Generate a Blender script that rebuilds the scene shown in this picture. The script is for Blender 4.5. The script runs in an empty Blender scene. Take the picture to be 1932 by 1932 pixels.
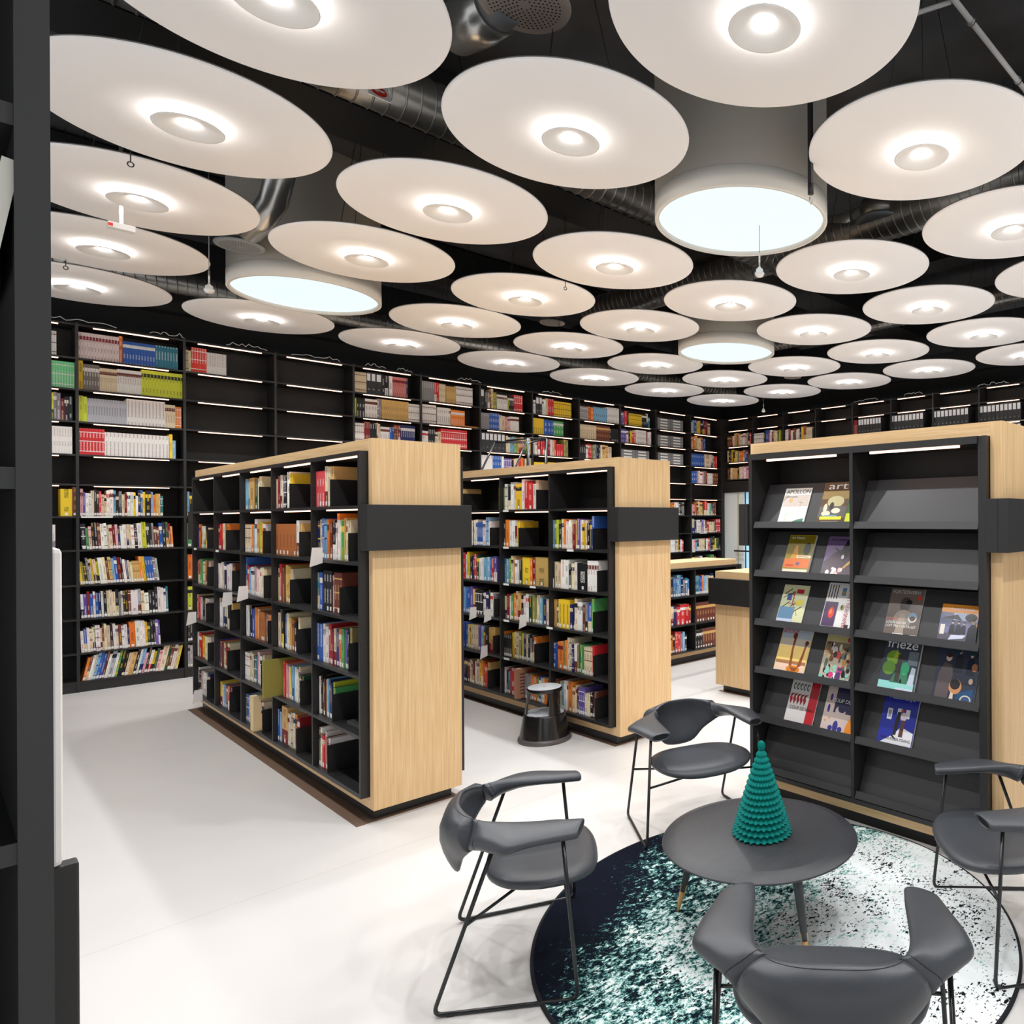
import bpy, bmesh, math, random, re
from mathutils import Vector, Matrix

S = bpy.context.scene
COL = S.collection
R = math.radians

# ---------------------------------------------------------------- camera, world, exposure
cam_d = bpy.data.cameras.new('camera')
cam = bpy.data.objects.new('camera', cam_d)
COL.objects.link(cam)
FPX, YAW, ROLL, SX, SY, EYE = 1336.66, 0.695051, -0.0053835, 482.64, 11.03, 1.75
cam_d.sensor_fit = 'HORIZONTAL'
cam_d.sensor_width = 36.0
cam_d.lens = FPX / 1932 * 36.0
cam_d.shift_x = -SX / 1932
cam_d.shift_y = SY / 1932
cam_d.clip_start = 0.05
cam_d.clip_end = 100
fw = Vector((math.cos(YAW), math.sin(YAW), 0))
r0 = fw.cross(Vector((0, 0, 1)))
u0 = Vector((0, 0, 1))
rr = r0 * math.cos(ROLL) + u0 * math.sin(ROLL)
uu = -r0 * math.sin(ROLL) + u0 * math.cos(ROLL)
cam.matrix_world = Matrix(((rr.x, uu.x, -fw.x, 0), (rr.y, uu.y, -fw.y, 0), (rr.z, uu.z, -fw.z, EYE), (0, 0, 0, 1)))
S.camera = cam

world = bpy.data.worlds.new('world')
S.world = world
world.use_nodes = True
bg = world.node_tree.nodes['Background']
bg.inputs[0].default_value = (0.97, 0.985, 1.0, 1)
bg.inputs[1].default_value = 0.8

S.view_settings.view_transform = 'Standard'
S.view_settings.look = 'None'
S.view_settings.gamma = 1.0
S.view_settings.use_curve_mapping = False
S.view_settings.exposure = 0.10
S.cycles.max_bounces = 6
S.cycles.use_adaptive_sampling = True
S.cycles.adaptive_threshold = 0.045
S.cycles.adaptive_min_samples = 16
S.cycles.diffuse_bounces = 4
S.cycles.glossy_bounces = 3
S.cycles.transmission_bounces = 2
S.cycles.use_denoising = True
S.cycles.caustics_reflective = False
S.cycles.caustics_refractive = False
S.cycles.sample_clamp_indirect = 8

LAMP_W = 60.0      # watts of each downlight
RING_E = 34.0      # glow of the ring above each hub
STRIP_E = 3.6      # shelf light strips
DRUM_E = 1.0       # luminous ceilings inside the drums


# ---------------------------------------------------------------- helpers
def lin(r, g, b):
    f = lambda c: (c / 255 / 12.92) if c / 255 <= 0.04045 else ((c / 255 + 0.055) / 1.055) ** 2.4
    return (f(r), f(g), f(b), 1)


def new_mat(name):
    m = bpy.data.materials.new(name)
    m.use_nodes = True
    return m, m.node_tree, m.node_tree.nodes['Principled BSDF']


def plain(name, col, rough=0.5, metal=0.0, spec=0.5, noise=0.0, scale=40, bump=0.0, stretch=(1, 1, 1)):
    m, t, p = new_mat(name)
    p.inputs['Roughness'].default_value = rough
    p.inputs['Metallic'].default_value = metal
    p.inputs['Specular IOR Level'].default_value = spec
    p.inputs['Base Color'].default_value = col
    if noise or bump:
        tc = t.nodes.new('ShaderNodeTexCoord')
        mp = t.nodes.new('ShaderNodeMapping')
        mp.inputs['Scale'].default_value = stretch
        n = t.nodes.new('ShaderNodeTexNoise')
        n.inputs['Scale'].default_value = scale
        n.inputs['Detail'].default_value = 4
        t.links.new(tc.outputs['Object'], mp.inputs[0])
        t.links.new(mp.outputs[0], n.inputs['Vector'])
        if noise:
            mx = t.nodes.new('ShaderNodeMix')
            mx.data_type = 'RGBA'
            a = tuple(c * (1 - noise) for c in col[:3]) + (1,)
            b = tuple(min(1, c * (1 + noise)) for c in col[:3]) + (1,)
            mx.inputs[6].default_value = a
            mx.inputs[7].default_value = b
            t.links.new(n.outputs['Fac'], mx.inputs[0])
            t.links.new(mx.outputs[2], p.inputs['Base Color'])
        if bump:
            bp = t.nodes.new('ShaderNodeBump')
            bp.inputs['Strength'].default_value = bump
            bp.inputs['Distance'].default_value = 0.002
            t.links.new(n.outputs['Fac'], bp.inputs['Height'])
            t.links.new(bp.outputs[0], p.inputs['Normal'])
    return m


def emit(name, col, e):
    m, t, p = new_mat(name)
    p.inputs['Base Color'].default_value = col
    p.inputs['Emission Color'].default_value = col
    p.inputs['Emission Strength'].default_value = e
    return m


def oak(name, stretch):
    m, t, p = new_mat(name)
    p.inputs['Roughness'].default_value = 0.5
    p.inputs['Specular IOR Level'].default_value = 0.3
    tc = t.nodes.new('ShaderNodeTexCoord')
    mp = t.nodes.new('ShaderNodeMapping')
    mp.inputs['Scale'].default_value = stretch
    n = t.nodes.new('ShaderNodeTexNoise')
    n.inputs['Scale'].default_value = 3.0
    n.inputs['Detail'].default_value = 6
    n.inputs['Roughness'].default_value = 0.62
    n.inputs['Distortion'].default_value = 0.3
    cr = t.nodes.new('ShaderNodeValToRGB')
    cr.color_ramp.elements[0].position = 0.3
    cr.color_ramp.elements[0].color = lin(208, 168, 118)
    cr.color_ramp.elements[1].position = 0.68
    cr.color_ramp.elements[1].color = lin(230, 198, 152)
    e = cr.color_ramp.elements.new(0.5)
    e.color = lin(221, 184, 136)
    t.links.new(tc.outputs['Object'], mp.inputs[0])
    t.links.new(mp.outputs[0], n.inputs['Vector'])
    t.links.new(n.outputs['Fac'], cr.inputs[0])
    t.links.new(cr.outputs[0], p.inputs['Base Color'])
    return m


M = {}
M['black'] = plain('black_lacquer', (0.022, 0.0205, 0.020, 1), 0.42, spec=0.45, noise=0.15, scale=60)
M['blackband'] = plain('black_panel', (0.021, 0.0195, 0.019, 1), 0.5, spec=0.4, noise=0.12, scale=80)
M['blackin'] = plain('black_inner', (0.017, 0.016, 0.0155, 1), 0.55, spec=0.3)
M['oakv'] = oak('oak_upright_grain', (34, 34, 0.9))
M['oaky'] = oak('oak_lengthwise_grain', (34, 0.9, 34))
M['oakx'] = oak('oak_crosswise_grain', (0.9, 34, 34))
M['strip'] = emit('warm_light_strip', (1.0, 0.56, 0.38, 1), STRIP_E)
M['disc'] = plain('white_acoustic_felt', lin(247, 244, 243), 0.85, spec=0.15)
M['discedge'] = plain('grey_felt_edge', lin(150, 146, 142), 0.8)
M['hub'] = plain('white_lamp_hub', lin(246, 244, 242), 0.5)
M['ring'] = emit('lamp_ring_glow', (1.0, 0.97, 0.93, 1), RING_E)
M['lens'] = emit('lamp_lens_glow', (1.0, 0.98, 0.95, 1), 14.0)
M['drum'] = plain('grey_drum_felt', lin(176, 171, 162), 0.9, spec=0.1, noise=0.04, scale=90)
M['drumrim'] = plain('pale_drum_rim', lin(226, 221, 212), 0.7)
M['drumlit'] = emit('luminous_ceiling_cloth', lin(232, 245, 250), DRUM_E)
M['drumlit'].node_tree.nodes['Principled BSDF'].inputs['Base Color'].default_value = (0.02, 0.02, 0.02, 1)
M['galv'] = plain('galvanised_steel', lin(215, 215, 212), 0.3, metal=0.85, noise=0.12, scale=12)
M['darkgalv'] = plain('dark_duct_steel', lin(168, 164, 158), 0.34, metal=0.8, noise=0.25, scale=10)
M['wire'] = plain('black_wire', (0.02, 0.02, 0.02, 1), 0.5)
M['white'] = plain('white_plastic', lin(238, 236, 234), 0.45)
M['paper'] = plain('paper_white', lin(240, 236, 228), 0.7)
M['leather'] = plain('charcoal_leather', (0.052, 0.056, 0.064, 1), 0.4, spec=0.5, noise=0.06, scale=300, bump=0.12)
M['leatherend'] = plain('black_arm_end', (0.012, 0.012, 0.013, 1), 0.5)
M['tube'] = plain('black_steel_tube', (0.012, 0.012, 0.013, 1), 0.28, spec=0.6)
M['tabletop'] = plain('black_stained_wood', (0.040, 0.041, 0.046, 1), 0.42, spec=0.5, noise=0.25, scale=6, stretch=(1, 9, 1))
M['tip'] = plain('gold_leg_tip', lin(206, 160, 96), 0.4)
M['stoolblack'] = plain('glossy_black_plastic', (0.014, 0.0125, 0.012, 1), 0.2, spec=0.6)
M['stooltop'] = plain('grey_rubber_tread', lin(214, 218, 222), 0.7)
M['stoolband'] = plain('grey_rubber_skirt', (0.11, 0.095, 0.09, 1), 0.35)
M['grille'] = plain('grey_vent_metal', lin(206, 192, 182), 0.5)
M['grilledark'] = plain('dark_vent_metal', lin(140, 144, 148), 0.5)
M['hole'] = plain('vent_hole_black', (0.006, 0.006, 0.006, 1), 0.9)
M['red'] = plain('sign_red', lin(226, 52, 34), 0.5)
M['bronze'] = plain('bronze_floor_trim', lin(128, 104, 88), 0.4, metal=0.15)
M['greybox'] = plain('grey_archive_board', lin(128, 126, 126), 0.7, noise=0.1, scale=50)
M['olive'] = plain('olive_book_cloth', lin(140, 132, 62), 0.8, noise=0.12, scale=120)
M['folder'] = plain('black_folder_board', (0.03, 0.028, 0.026, 1), 0.5)
M['label'] = M['paper']


class MB:
    """collects boxes, tubes and lathed shapes into one mesh"""
    def __init__(s):
        s.bm = bmesh.new()
        s.mi = 0

    def box(s, x0, x1, y0, y1, z0, z1, mi=None):
        v = [s.bm.verts.new((x, y, z)) for x in (x0, x1) for y in (y0, y1) for z in (z0, z1)]
        for q in ((0, 1, 3, 2), (4, 6, 7, 5), (0, 4, 5, 1), (2, 3, 7, 6), (0, 2, 6, 4), (1, 5, 7, 3)):
            f = s.bm.faces.new([v[i] for i in q])
            f.material_index = s.mi if mi is None else mi
        return s

    def poly(s, pts, mi=None):
        f = s.bm.faces.new([s.bm.verts.new(p) for p in pts])
        f.material_index = s.mi if mi is None else mi
        return s

    def tube(s, pts, r, n=10, closed=False, mi=None, smooth=True):
        pts = [Vector(p) for p in pts]
        k = len(pts)
        rings = []
        ref = None
        for i, p in enumerate(pts):
            a = pts[i - 1] if i > 0 else (pts[-1] if closed else p)
            b = pts[(i + 1) % k] if (i < k - 1 or closed) else p
            d = (b - a).normalized()
            if ref is None:
                ref = d.orthogonal().normalized()
            else:
                ref = (ref - d * ref.dot(d))
                ref = ref.normalized() if ref.length > 1e-6 else d.orthogonal().normalized()
            w = d.cross(ref)
            rad = r[i] if isinstance(r, (list, tuple)) else r
            rings.append([s.bm.verts.new(p + (ref * math.cos(2 * math.pi * j / n) + w * math.sin(2 * math.pi * j / n)) * rad) for j in range(n)])
        m = k if closed else k - 1
        for i in range(m):
            A, B = rings[i], rings[(i + 1) % k]
            for j in range(n):
                f = s.bm.faces.new((A[j], A[(j + 1) % n], B[(j + 1) % n], B[j]))
                f.smooth = smooth
                f.material_index = s.mi if mi is None else mi
        if not closed:
            for q, rv in ((rings[0], True), (rings[-1], False)):
                f = s.bm.faces.new(q[::-1] if rv else q)
                f.material_index = s.mi if mi is None else mi
        return s

    def lathe(s, prof, c=(0, 0, 0), n=64, cap0=False, cap1=False, mi=None, smooth=True):
        rings = []
        for r, z in prof:
            rings.append([s.bm.verts.new((c[0] + r * math.cos(2 * math.pi * j / n), c[1] + r * math.sin(2 * math.pi * j / n), c[2] + z)) for j in range(n)])
        for A, B in zip(rings, rings[1:]):
            for j in range(n):
                f = s.bm.faces.new((A[j], A[(j + 1) % n], B[(j + 1) % n], B[j]))
                f.smooth = smooth
                f.material_index = s.mi if mi is None else mi
        if cap0:
            f = s.bm.faces.new(rings[0][::-1]); f.material_index = s.mi if mi is None else mi
        if cap1:
            f = s.bm.faces.new(rings[-1]); f.material_index = s.mi if mi is None else mi
        return s

    def build(s, name, mat, parent=None, loc=None, bevel=0, recalc=True, split=False):
        if recalc:
            bmesh.ops.recalc_face_normals(s.bm, faces=s.bm.faces)
        me = bpy.data.meshes.new(name)
        s.bm.to_mesh(me)
        s.bm.free()
        for m in (mat if isinstance(mat, list) else [mat]):
            me.materials.append(M[m] if isinstance(m, str) else m)
        o = bpy.data.objects.new(name, me)
        COL.objects.link(o)
        if loc is not None:
            o.location = loc
        if parent is not None:
            o.parent = parent
        if bevel:
            b = o.modifiers.new('bevel', 'BEVEL')
            b.width = bevel
            b.segments = 2
            b.limit_method = 'ANGLE'
        return o


def tag(o, label=None, cat=None, group=None, kind=None):
    if label: o['label'] = label
    if cat: o['category'] = cat
    if group: o['group'] = group
    if kind: o['kind'] = kind
    return o


def empty(name, loc, label, cat, group=None, rz=0):
    o = bpy.data.objects.new(name, None)
    o.empty_display_size = 0.1
    COL.objects.link(o)
    o.location = loc
    o.rotation_euler = (0, 0, rz)
    return tag(o, label, cat, group)


def copy_tree(o, parent=None):
    c = o.copy()
    COL.objects.link(c)
    c.parent = parent
    for ch in list(o.children):
        copy_tree(ch, c)
    return c


def arc(p0, pc, p1, n=6):
    p0, pc, p1 = Vector(p0), Vector(pc), Vector(p1)
    return [(p0 * (1 - t) ** 2 + pc * 2 * t * (1 - t) + p1 * t * t) for t in [i / n for i in range(n + 1)]]


def structure(name, mb, mat, **k):
    return tag(mb.build(name, mat, **k), kind='structure')


# ---------------------------------------------------------------- room
def floor_material():
    m, t, p = new_mat('white_resin_floor')
    p.inputs['Roughness'].default_value = 0.38
    p.inputs['Specular IOR Level'].default_value = 0.4
    tc = t.nodes.new('ShaderNodeTexCoord')
    n = t.nodes.new('ShaderNodeTexNoise')
    n.inputs['Scale'].default_value = 0.9
    n.inputs['Detail'].default_value = 3
    cr = t.nodes.new('ShaderNodeValToRGB')
    cr.color_ramp.elements[0].color = lin(220, 216, 212)
    cr.color_ramp.elements[1].color = lin(230, 226, 222)
    sx = t.nodes.new('ShaderNodeSeparateXYZ')
    t.links.new(tc.outputs['Object'], n.inputs['Vector'])
    t.links.new(n.outputs['Fac'], cr.inputs[0])
    # a hairline joint every 3.1 m along the room
    t.links.new(tc.outputs['Object'], sx.inputs[0])
    a = t.nodes.new('ShaderNodeMath'); a.operation = 'ADD'; a.inputs[1].default_value = -0.85
    md = t.nodes.new('ShaderNodeMath'); md.operation = 'PINGPONG'; md.inputs[1].default_value = 1.55
    lt = t.nodes.new('ShaderNodeMath'); lt.operation = 'LESS_THAN'; lt.inputs[1].default_value = 0.002
    mx = t.nodes.new('ShaderNodeMix'); mx.data_type = 'RGBA'
    mx.inputs[7].default_value = lin(206, 200, 195)
    t.links.new(sx.outputs[1], a.inputs[0])
    t.links.new(a.outputs[0], md.inputs[0])
    t.links.new(md.outputs[0], lt.inputs[0])
    t.links.new(lt.outputs[0], mx.inputs[0])
    t.links.new(cr.outputs[0], mx.inputs[6])
    t.links.new(mx.outputs[2], p.inputs['Base Color'])
    return m


M['floor'] = floor_material()
M['wall'] = plain('black_wall_paint', (0.017, 0.0175, 0.0185, 1), 0.7, spec=0.3)
M['ceiling'] = plain('black_ceiling', (0.075, 0.075, 0.078, 1), 0.85, spec=0.2, noise=0.4, scale=3)
structure('floor', MB().box(-4, 13.0, -4, 10.4, -0.1, 0), 'floor')
structure('ceiling', MB().box(-4, 13.0, -4, 10.4, 4.95, 5.05), 'ceiling')
structure('wall_left', MB().box(-4, 11.0, 10.38, 10.5, 0, 4.95), 'wall')
wr = MB()
wr.box(10.98, 11.1, -4, 9.30 - 0.35, 0, 4.95)
wr.box(10.98, 11.1, 8.95, 10.38, 2.28, 4.95)
wr.box(10.98, 11.1, 10.10, 10.38, 0, 2.28)
structure('wall_right', wr, 'wall')
# stepped bulkhead above the shelving
structure('trim_1', MB().box(-4, 10.98, 10.20, 10.38, 4.10, 4.95), 'wall')
structure('trim_2', MB().box(10.80, 10.98, -4, 10.20, 4.10, 4.95), 'wall')

# doorway in the far corner
M['doorwhite'] = plain('pale_grey_door_paint', lin(222, 228, 226), 0.6)
M['doorlit'] = emit('lit_frosted_glass', lin(176, 220, 240), 0.55)
M['doorgap'] = plain('yellowish_edge', lin(190, 190, 160), 0.6)
d = tag(MB().box(10.70, 10.74, 9.563, 10.09, 0, 2.27).build('door_1', 'doorwhite'), kind='structure')
MB().box(10.692, 10.70, 9.68, 9.72, 0.35, 2.26).build('edge_seal', 'doorgap', d)
hb = MB()
hb.box(10.60, 10.62, 9.28, 9.74, 1.07, 1.10)
hb.box(10.60, 10.70, 9.72, 9.74, 1.07, 1.10)
hb.box(10.60, 10.80, 9.28, 9.30, 1.07, 1.10)
hb.build('push_bar', 'tube', d)
w = tag(MB().box(10.80, 10.82, 8.95, 9.72, 0, 2.27).build('window_1', 'doorlit'), kind='structure')
MB().box(10.745, 10.79, 9.575, 9.60, 0, 2.27).build('window_frame', 'tube', w)


# ---------------------------------------------------------------- disc lamps on a square grid
def make_disc_lamp():
    t = bpy.data.objects.new('disc_lamp', None)
    COL.objects.link(t)
    RD = 0.645
    b = MB()
    b.lathe([(0.0001, -0.012), (0.3, -0.012), (RD - 0.012, -0.010), (RD - 0.003, -0.005), (RD, 0.002)], n=96, mi=0)
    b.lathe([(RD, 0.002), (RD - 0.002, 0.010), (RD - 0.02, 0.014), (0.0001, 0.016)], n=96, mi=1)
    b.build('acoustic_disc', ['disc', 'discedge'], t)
    b = MB()
    b.lathe([(0.046, -0.020), (0.062, -0.027), (0.085, -0.036), (0.120, -0.045), (0.145, -0.050), (0.154, -0.048), (0.150, -0.044), (0.118, -0.038), (0.100, -0.030), (0.090, -0.011)], n=64)
    b.build('lamp_hub', 'hub', t)
    MB().lathe([(0.104, -0.030), (0.122, -0.034), (0.128, -0.030), (0.122, -0.025), (0.104, -0.022)], n=48).build('led_ring', 'ring', t)
    MB().lathe([(0.0001, -0.028), (0.022, -0.027), (0.040, -0.023), (0.046, -0.020)], n=32).build('lamp_lens', 'lens', t)
    b = MB()
    for k in range(3):
        a = R(90 + 120 * k)
        b.tube([(0.30 * math.cos(a), 0.30 * math.sin(a), 0.012), (0.06 * math.cos(a), 0.06 * math.sin(a), 1.09)], 0.0025, 5)
    b.build('suspension_wire', 'wire', t)
    ld = bpy.data.lights.new('downlight', 'SPOT')
    ld.energy = LAMP_W
    ld.color = (0.96, 0.98, 1.0)
    ld.spot_size = R(132)
    ld.spot_blend = 0.55
    ld.shadow_soft_size = 0.026
    lo = bpy.data.objects.new('downlight', ld)
    lo.location = (0, 0, -0.10)
    lo.parent = t
    COL.objects.link(lo)
    return t


GX = [0.918, 2.298, 3.697, 5.100, 6.482, 7.868, 9.260]
GY = [0.54, 1.920, 3.308, 4.715, 6.065, 7.393, 8.755]
drums = {(2, 2), (1, 5), (4, 4)}
NTH = ['first', 'second', 'third', 'fourth', 'fifth', 'sixth', 'seventh']
proto = make_disc_lamp()
used = False
for i, x in enumerate(GX):
    for j, y in enumerate(GY):
        if (i, j) in drums:
            continue
        o = copy_tree(proto) if used else proto
        used = True
        o.location = (x, y, 3.862)
        side = NTH[i]
        near = 6 - j
        o['label'] = 'white felt disc lamp, %s row from the long book wall, %s from the doorway wall' % (NTH[near], NTH[6 - i])
        o['category'] = 'ceiling lamp'
        o['group'] = 'round white disc lamps under the black ceiling'


def make_drum(x, y, label, r=0.593):
    t = empty('drum_skylight', (x, y, 3.80), label, 'skylight drum', 'grey fabric drums between the disc lamps')
    MB().lathe([(r, 0.13), (r + 0.004, 0.14), (r + 0.004, 1.15)], n=96).build('drum_wall', 'drum', t)
    MB().lathe([(r - 0.022, 0.03), (r - 0.020, 0.0), (r, 0.0), (r + 0.006, 0.004), (r + 0.006, 0.13), (r, 0.135)], n=96).build('drum_rim', 'drumrim', t)
    MB().lathe([(0.0001, 0.03), (r - 0.022, 0.03)], n=96).build('luminous_panel', 'drumlit', t)
    return t


make_drum(3.697, 3.308, 'large grey fabric drum with a glowing round opening, nearest of the three')
make_drum(2.298, 7.41, 'grey fabric drum with a glowing opening in front of the empty wall shelves')
make_drum(6.482, 6.065, 'smallest looking grey drum with a glowing opening, deep in the room near the corner')


# ---------------------------------------------------------------- ducts, vents, pipes under the ceiling
def spiral_duct(name, p0, p1, r, mat, label, pitch=0.085, flex=0.0):
    p0, p1 = Vector(p0), Vector(p1)
    L = (p1 - p0).length
    n = max(2, int(L / pitch))
    t = tag(MB().tube([p0, p1], r, 32).build(name, mat), label, 'air duct')
    d = (p1 - p0).normalized()
    a = d.orthogonal().normalized()
    w = d.cross(a)
    b = MB()
    pts = []
    for k in range(n * 16 + 1):
        u = k / 16
        th = 2 * math.pi * u
        pts.append(p0 + d * (u / n * L) + (a * math.cos(th) + w * math.sin(th)) * (r + 0.001))
    b.tube(pts, 0.007, 5)
    b.build('spiral_seam', mat, t)
    return t


spiral_duct('spiral_duct', (-1.0, 4.43, 4.32), (6.0, 4.43, 4.32), 0.15, 'darkgalv', 'dark steel spiral duct running past the back of the largest drum')
spiral_duct('spiral_duct', (5.42, -2.0, 4.34), (5.42, 7.4, 4.34), 0.165, 'darkgalv', 'ribbed steel spiral duct crossing behind the largest drum toward the right edge')
spiral_duct('spiral_duct', (-1.0, 9.72, 4.30), (10.6, 9.72, 4.30), 0.11, 'darkgalv', 'thin steel spiral duct running along above the long book wall')
spiral_duct('spiral_duct', (8.6, -2.0, 4.5), (8.6, 9.6, 4.5), 0.13, 'darkgalv', 'spiral duct far back that runs toward the corner')
t = tag(MB().box(-1, 10.7, 4.95, 5.45, 4.42, 4.92).build('ceiling_beam', 'wall'), kind='structure')
t = tag(MB().box(-1, 10.7, 8.1, 8.4, 4.55, 4.92).build('ceiling_beam', 'wall'), kind='structure')
t = tag(MB().box(7.0, 7.3, -3, 10.1, 4.5, 4.92).build('ceiling_beam', 'wall'), kind='structure')


def vent(loc, r, label, mat='grille', tube_dir=None, tube_len=0.5):
    t = empty('ceiling_vent', loc, label, 'air vent', 'round perforated air vents')
    MB().lathe([(0.0001, -0.004), (r * 0.86, -0.004), (r * 0.98, 0.0), (r, 0.008), (r * 0.98, 0.018), (r * 0.8, 0.02)], n=64).build('vent_plate', mat, t)
    b = MB()
    k = 0
    rad = r * 0.16
    while rad < r * 0.84:
        n = max(6, int(2 * math.pi * rad / (r * 0.105)))
        for j in range(n):
            a = 2 * math.pi * (j + 0.5 * (k % 2)) / n
            cx, cy = rad * math.cos(a), rad * math.sin(a)
            q = r * 0.023
            b.poly([(cx + q * math.cos(2 * math.pi * m / 6), cy + q * math.sin(2 * math.pi * m / 6), -0.0052) for m in range(6)])
        rad += r * 0.085
        k += 1
    b.build('vent_grille', 'hole', t, recalc=False)
    MB().lathe([(r * 0.8, 0.02), (r * 0.8, 0.17)], n=48, cap0=True, cap1=True).build('vent_body', 'darkgalv', t)
    if tube_dir is not None:
        d = Vector(tube_dir).normalized()
        c = Vector((0, 0, 0.09))
        MB().tube([c + d * r * 0.6, c + d * (r * 0.6 + 0.12)], r * 0.5, 28).build('duct_collar', 'grilledark', t)
        MB().tube([c + d * (r * 0.6 + 0.12), c + d * (r * 0.6 + tube_len * 0.5), c + d * (r * 0.6 + tube_len) + Vector((0, 0, 0.05))], r * 0.55, 28).build('feed_duct', 'galv', t)
    return t


vent((1.93, 3.16, 4.30), 0.225, 'brown grey perforated round vent nearest the camera, beside a silver elbow', 'grille', (-0.04, 1, 0), 0.50)
vent((5.33, 3.17, 4.30), 0.20, 'round grey slotted vent hanging under the crossing duct beside the largest drum', 'grilledark', (0.1, 1, 0), 0.55)
vent((1.66, 6.886, 3.95), 0.172, 'dark round vent beside the drum in front of the empty shelves', 'grilledark')
vent((5.30, 8.06, 4.30), 0.16, 'small oval looking vent far back over the long book wall', 'grille')
vent((10.2, 7.9, 4.30), 0.16, 'smallest vent of all, under the ceiling by the corner', 'grille')
tag(MB().tube([(1.73, 6.0, 4.94), (1.725, 6.02, 4.6), (1.72, 6.10, 4.30), (1.72, 6.25, 4.15), (1.70, 6.45, 4.07), (1.68, 6.70, 4.035)], 0.095, 28).build('flexible_duct', 'galv'), 'short silver duct dropping to the dark vent beside the drum', 'air duct')
p = tag(MB().tube([(3.2, 1.64, 4.5), (6.5, 1.64, 4.5)], 0.016, 12).build('ceiling_pipe', 'white'), 'thin white ceiling pipe with clamps crossing the top corner', 'pipe')
for x in (3.75, 4.45):
    MB().tube([(x - 0.012, 1.64, 4.5), (x + 0.012, 1.64, 4.5)], 0.024, 12).build('pipe_clamp', 'galv', p)
tag(MB().tube([(3.54, 1.66, 4.5), (3.50, 1.84, 4.5), (3.42, 2.25, 4.5)], 0.013, 10).build('ceiling_pipe', 'white'), 'short white branch pipe meeting the long white pipe', 'pipe')
tag(MB().tube([(4.6, 2.55, 4.78), (6.2, 2.30, 4.78)], 0.05, 16).build('ceiling_pipe', 'darkgalv'), 'dark steel pipe above the gap beside the large disc lamps', 'pipe')
t = empty('duct_sign', (1.685, 4.275, 4.19), 'white sign with a red disc and arrow on the spiral duct', 'sign')
MB().box(-0.06, 0.06, -0.002, 0.002, -0.06, 0.06).build('sign_plate', 'white', t)
MB().tube([(0, -0.004, 0), (0, -0.0025, 0)], 0.045, 32).build('red_disc', 'red', t)
b = MB()
b.poly([(-0.034, -0.0055, 0), (-0.006, -0.0055, -0.022), (-0.006, -0.0055, -0.009), (0.032, -0.0055, -0.009), (0.032, -0.0055, 0.009), (-0.006, -0.0055, 0.009), (-0.006, -0.0055, 0.022)])
b.build('arrow', 'white', t)
t.rotation_euler = (R(-28), 0, 0)


def hanging_sensor(x, y, z, top, label):
    t = empty('hanging_sensor', (x, y, z), label, 'sensor', 'white sensors hung on thin cables')
    MB().lathe([(0.0001, -0.012), (0.022, -0.008), (0.032, 0.004), (0.034, 0.018), (0.026, 0.022), (0.024, 0.045), (0.012, 0.052), (0.010, 0.06), (0.0001, 0.062)], n=28).build('sensor_body', 'white', t)
    MB().tube([(0, 0, 0.06), (0, 0, 0.16)], 0.006, 8).build('cable_grip', 'galv', t)
    MB().tube([(0, 0, 0.15), (0, 0, top - z)], 0.0025, 6).build('sensor_cable', 'grilledark', t)


hanging_sensor(3.831, 3.259, 3.47, 3.826, 'white sensor hanging on a thin cable below the largest drum')
hanging_sensor(1.43, 6.74, 3.50, 4.95, 'white sensor hanging beside the dark round vent over the empty shelves')
hanging_sensor(9.55, 8.05, 3.62, 4.95, 'small white sensor hanging deep in the room above the wall shelves')
t = empty('smoke_detector', (0.87, 6.30, 3.70), 'white box detector with a red mark hanging beneath the discs', 'detector')
MB().box(-0.07, 0.07, -0.03, 0.03, -0.02, 0.02).build('detector_case', 'white', t, bevel=0.005)
MB().box(-0.068, -0.045, -0.0315, -0.030, -0.012, 0.008).build('red_mark', 'red', t)
MB().box(-0.01, 0.01, -0.004, 0.004, 0.02, 1.25).build('hanging_bracket', 'galv', t)
t = empty('hanging_strap', (3.40, 2.49, 3.62), 'black strap with a metal snap hook hanging past the largest drum', 'strap')
MB().box(-0.012, 0.012, -0.012, 0.012, 0.10, 1.33).build('strap_web', 'wire', t)
MB().tube([(0, 0, 0.11), (0, 0, 0.05)], 0.018, 10).build('swivel', 'wire', t)
MB().tube([(0.0, 0, 0.05), (0.014, 0, 0.03), (0.012, 0, 0.0), (0, 0, -0.012), (-0.010, 0, 0.0), (-0.008, 0, 0.03)], 0.0035, 8).build('snap_hook', 'galv', t)
for k, (x, y, z, lb) in enumerate(((0.783, 5.372, 3.80, 'at the edge of the nearest left disc lamp'), (0.765, 7.957, 3.80, 'beside the dark shelf post edge, high up'), (3.667, 5.372, 3.80, 'between disc lamps near the middle of the room'), (6.6, 3.95, 3.83, 'past the second drum toward the door'))):
    h = MB()
    h.tube([(x, y, z + 0.10), (x, y, z)], 0.003, 6)
    h.tube([(x, y, z + 1.12), (x, y, z + 0.10)], 0.003, 6)
    h.tube([(x + 0.014 * math.cos(a), y, z - 0.014 + 0.014 * math.sin(a)) for a in [R(30 * q) for q in range(12)]], 0.0035, 6, closed=True)
    tag(h.build('hanging_hook', 'wire'), 'small black hook ring ' + lb, 'hook', 'hook rings hanging between discs')

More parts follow.
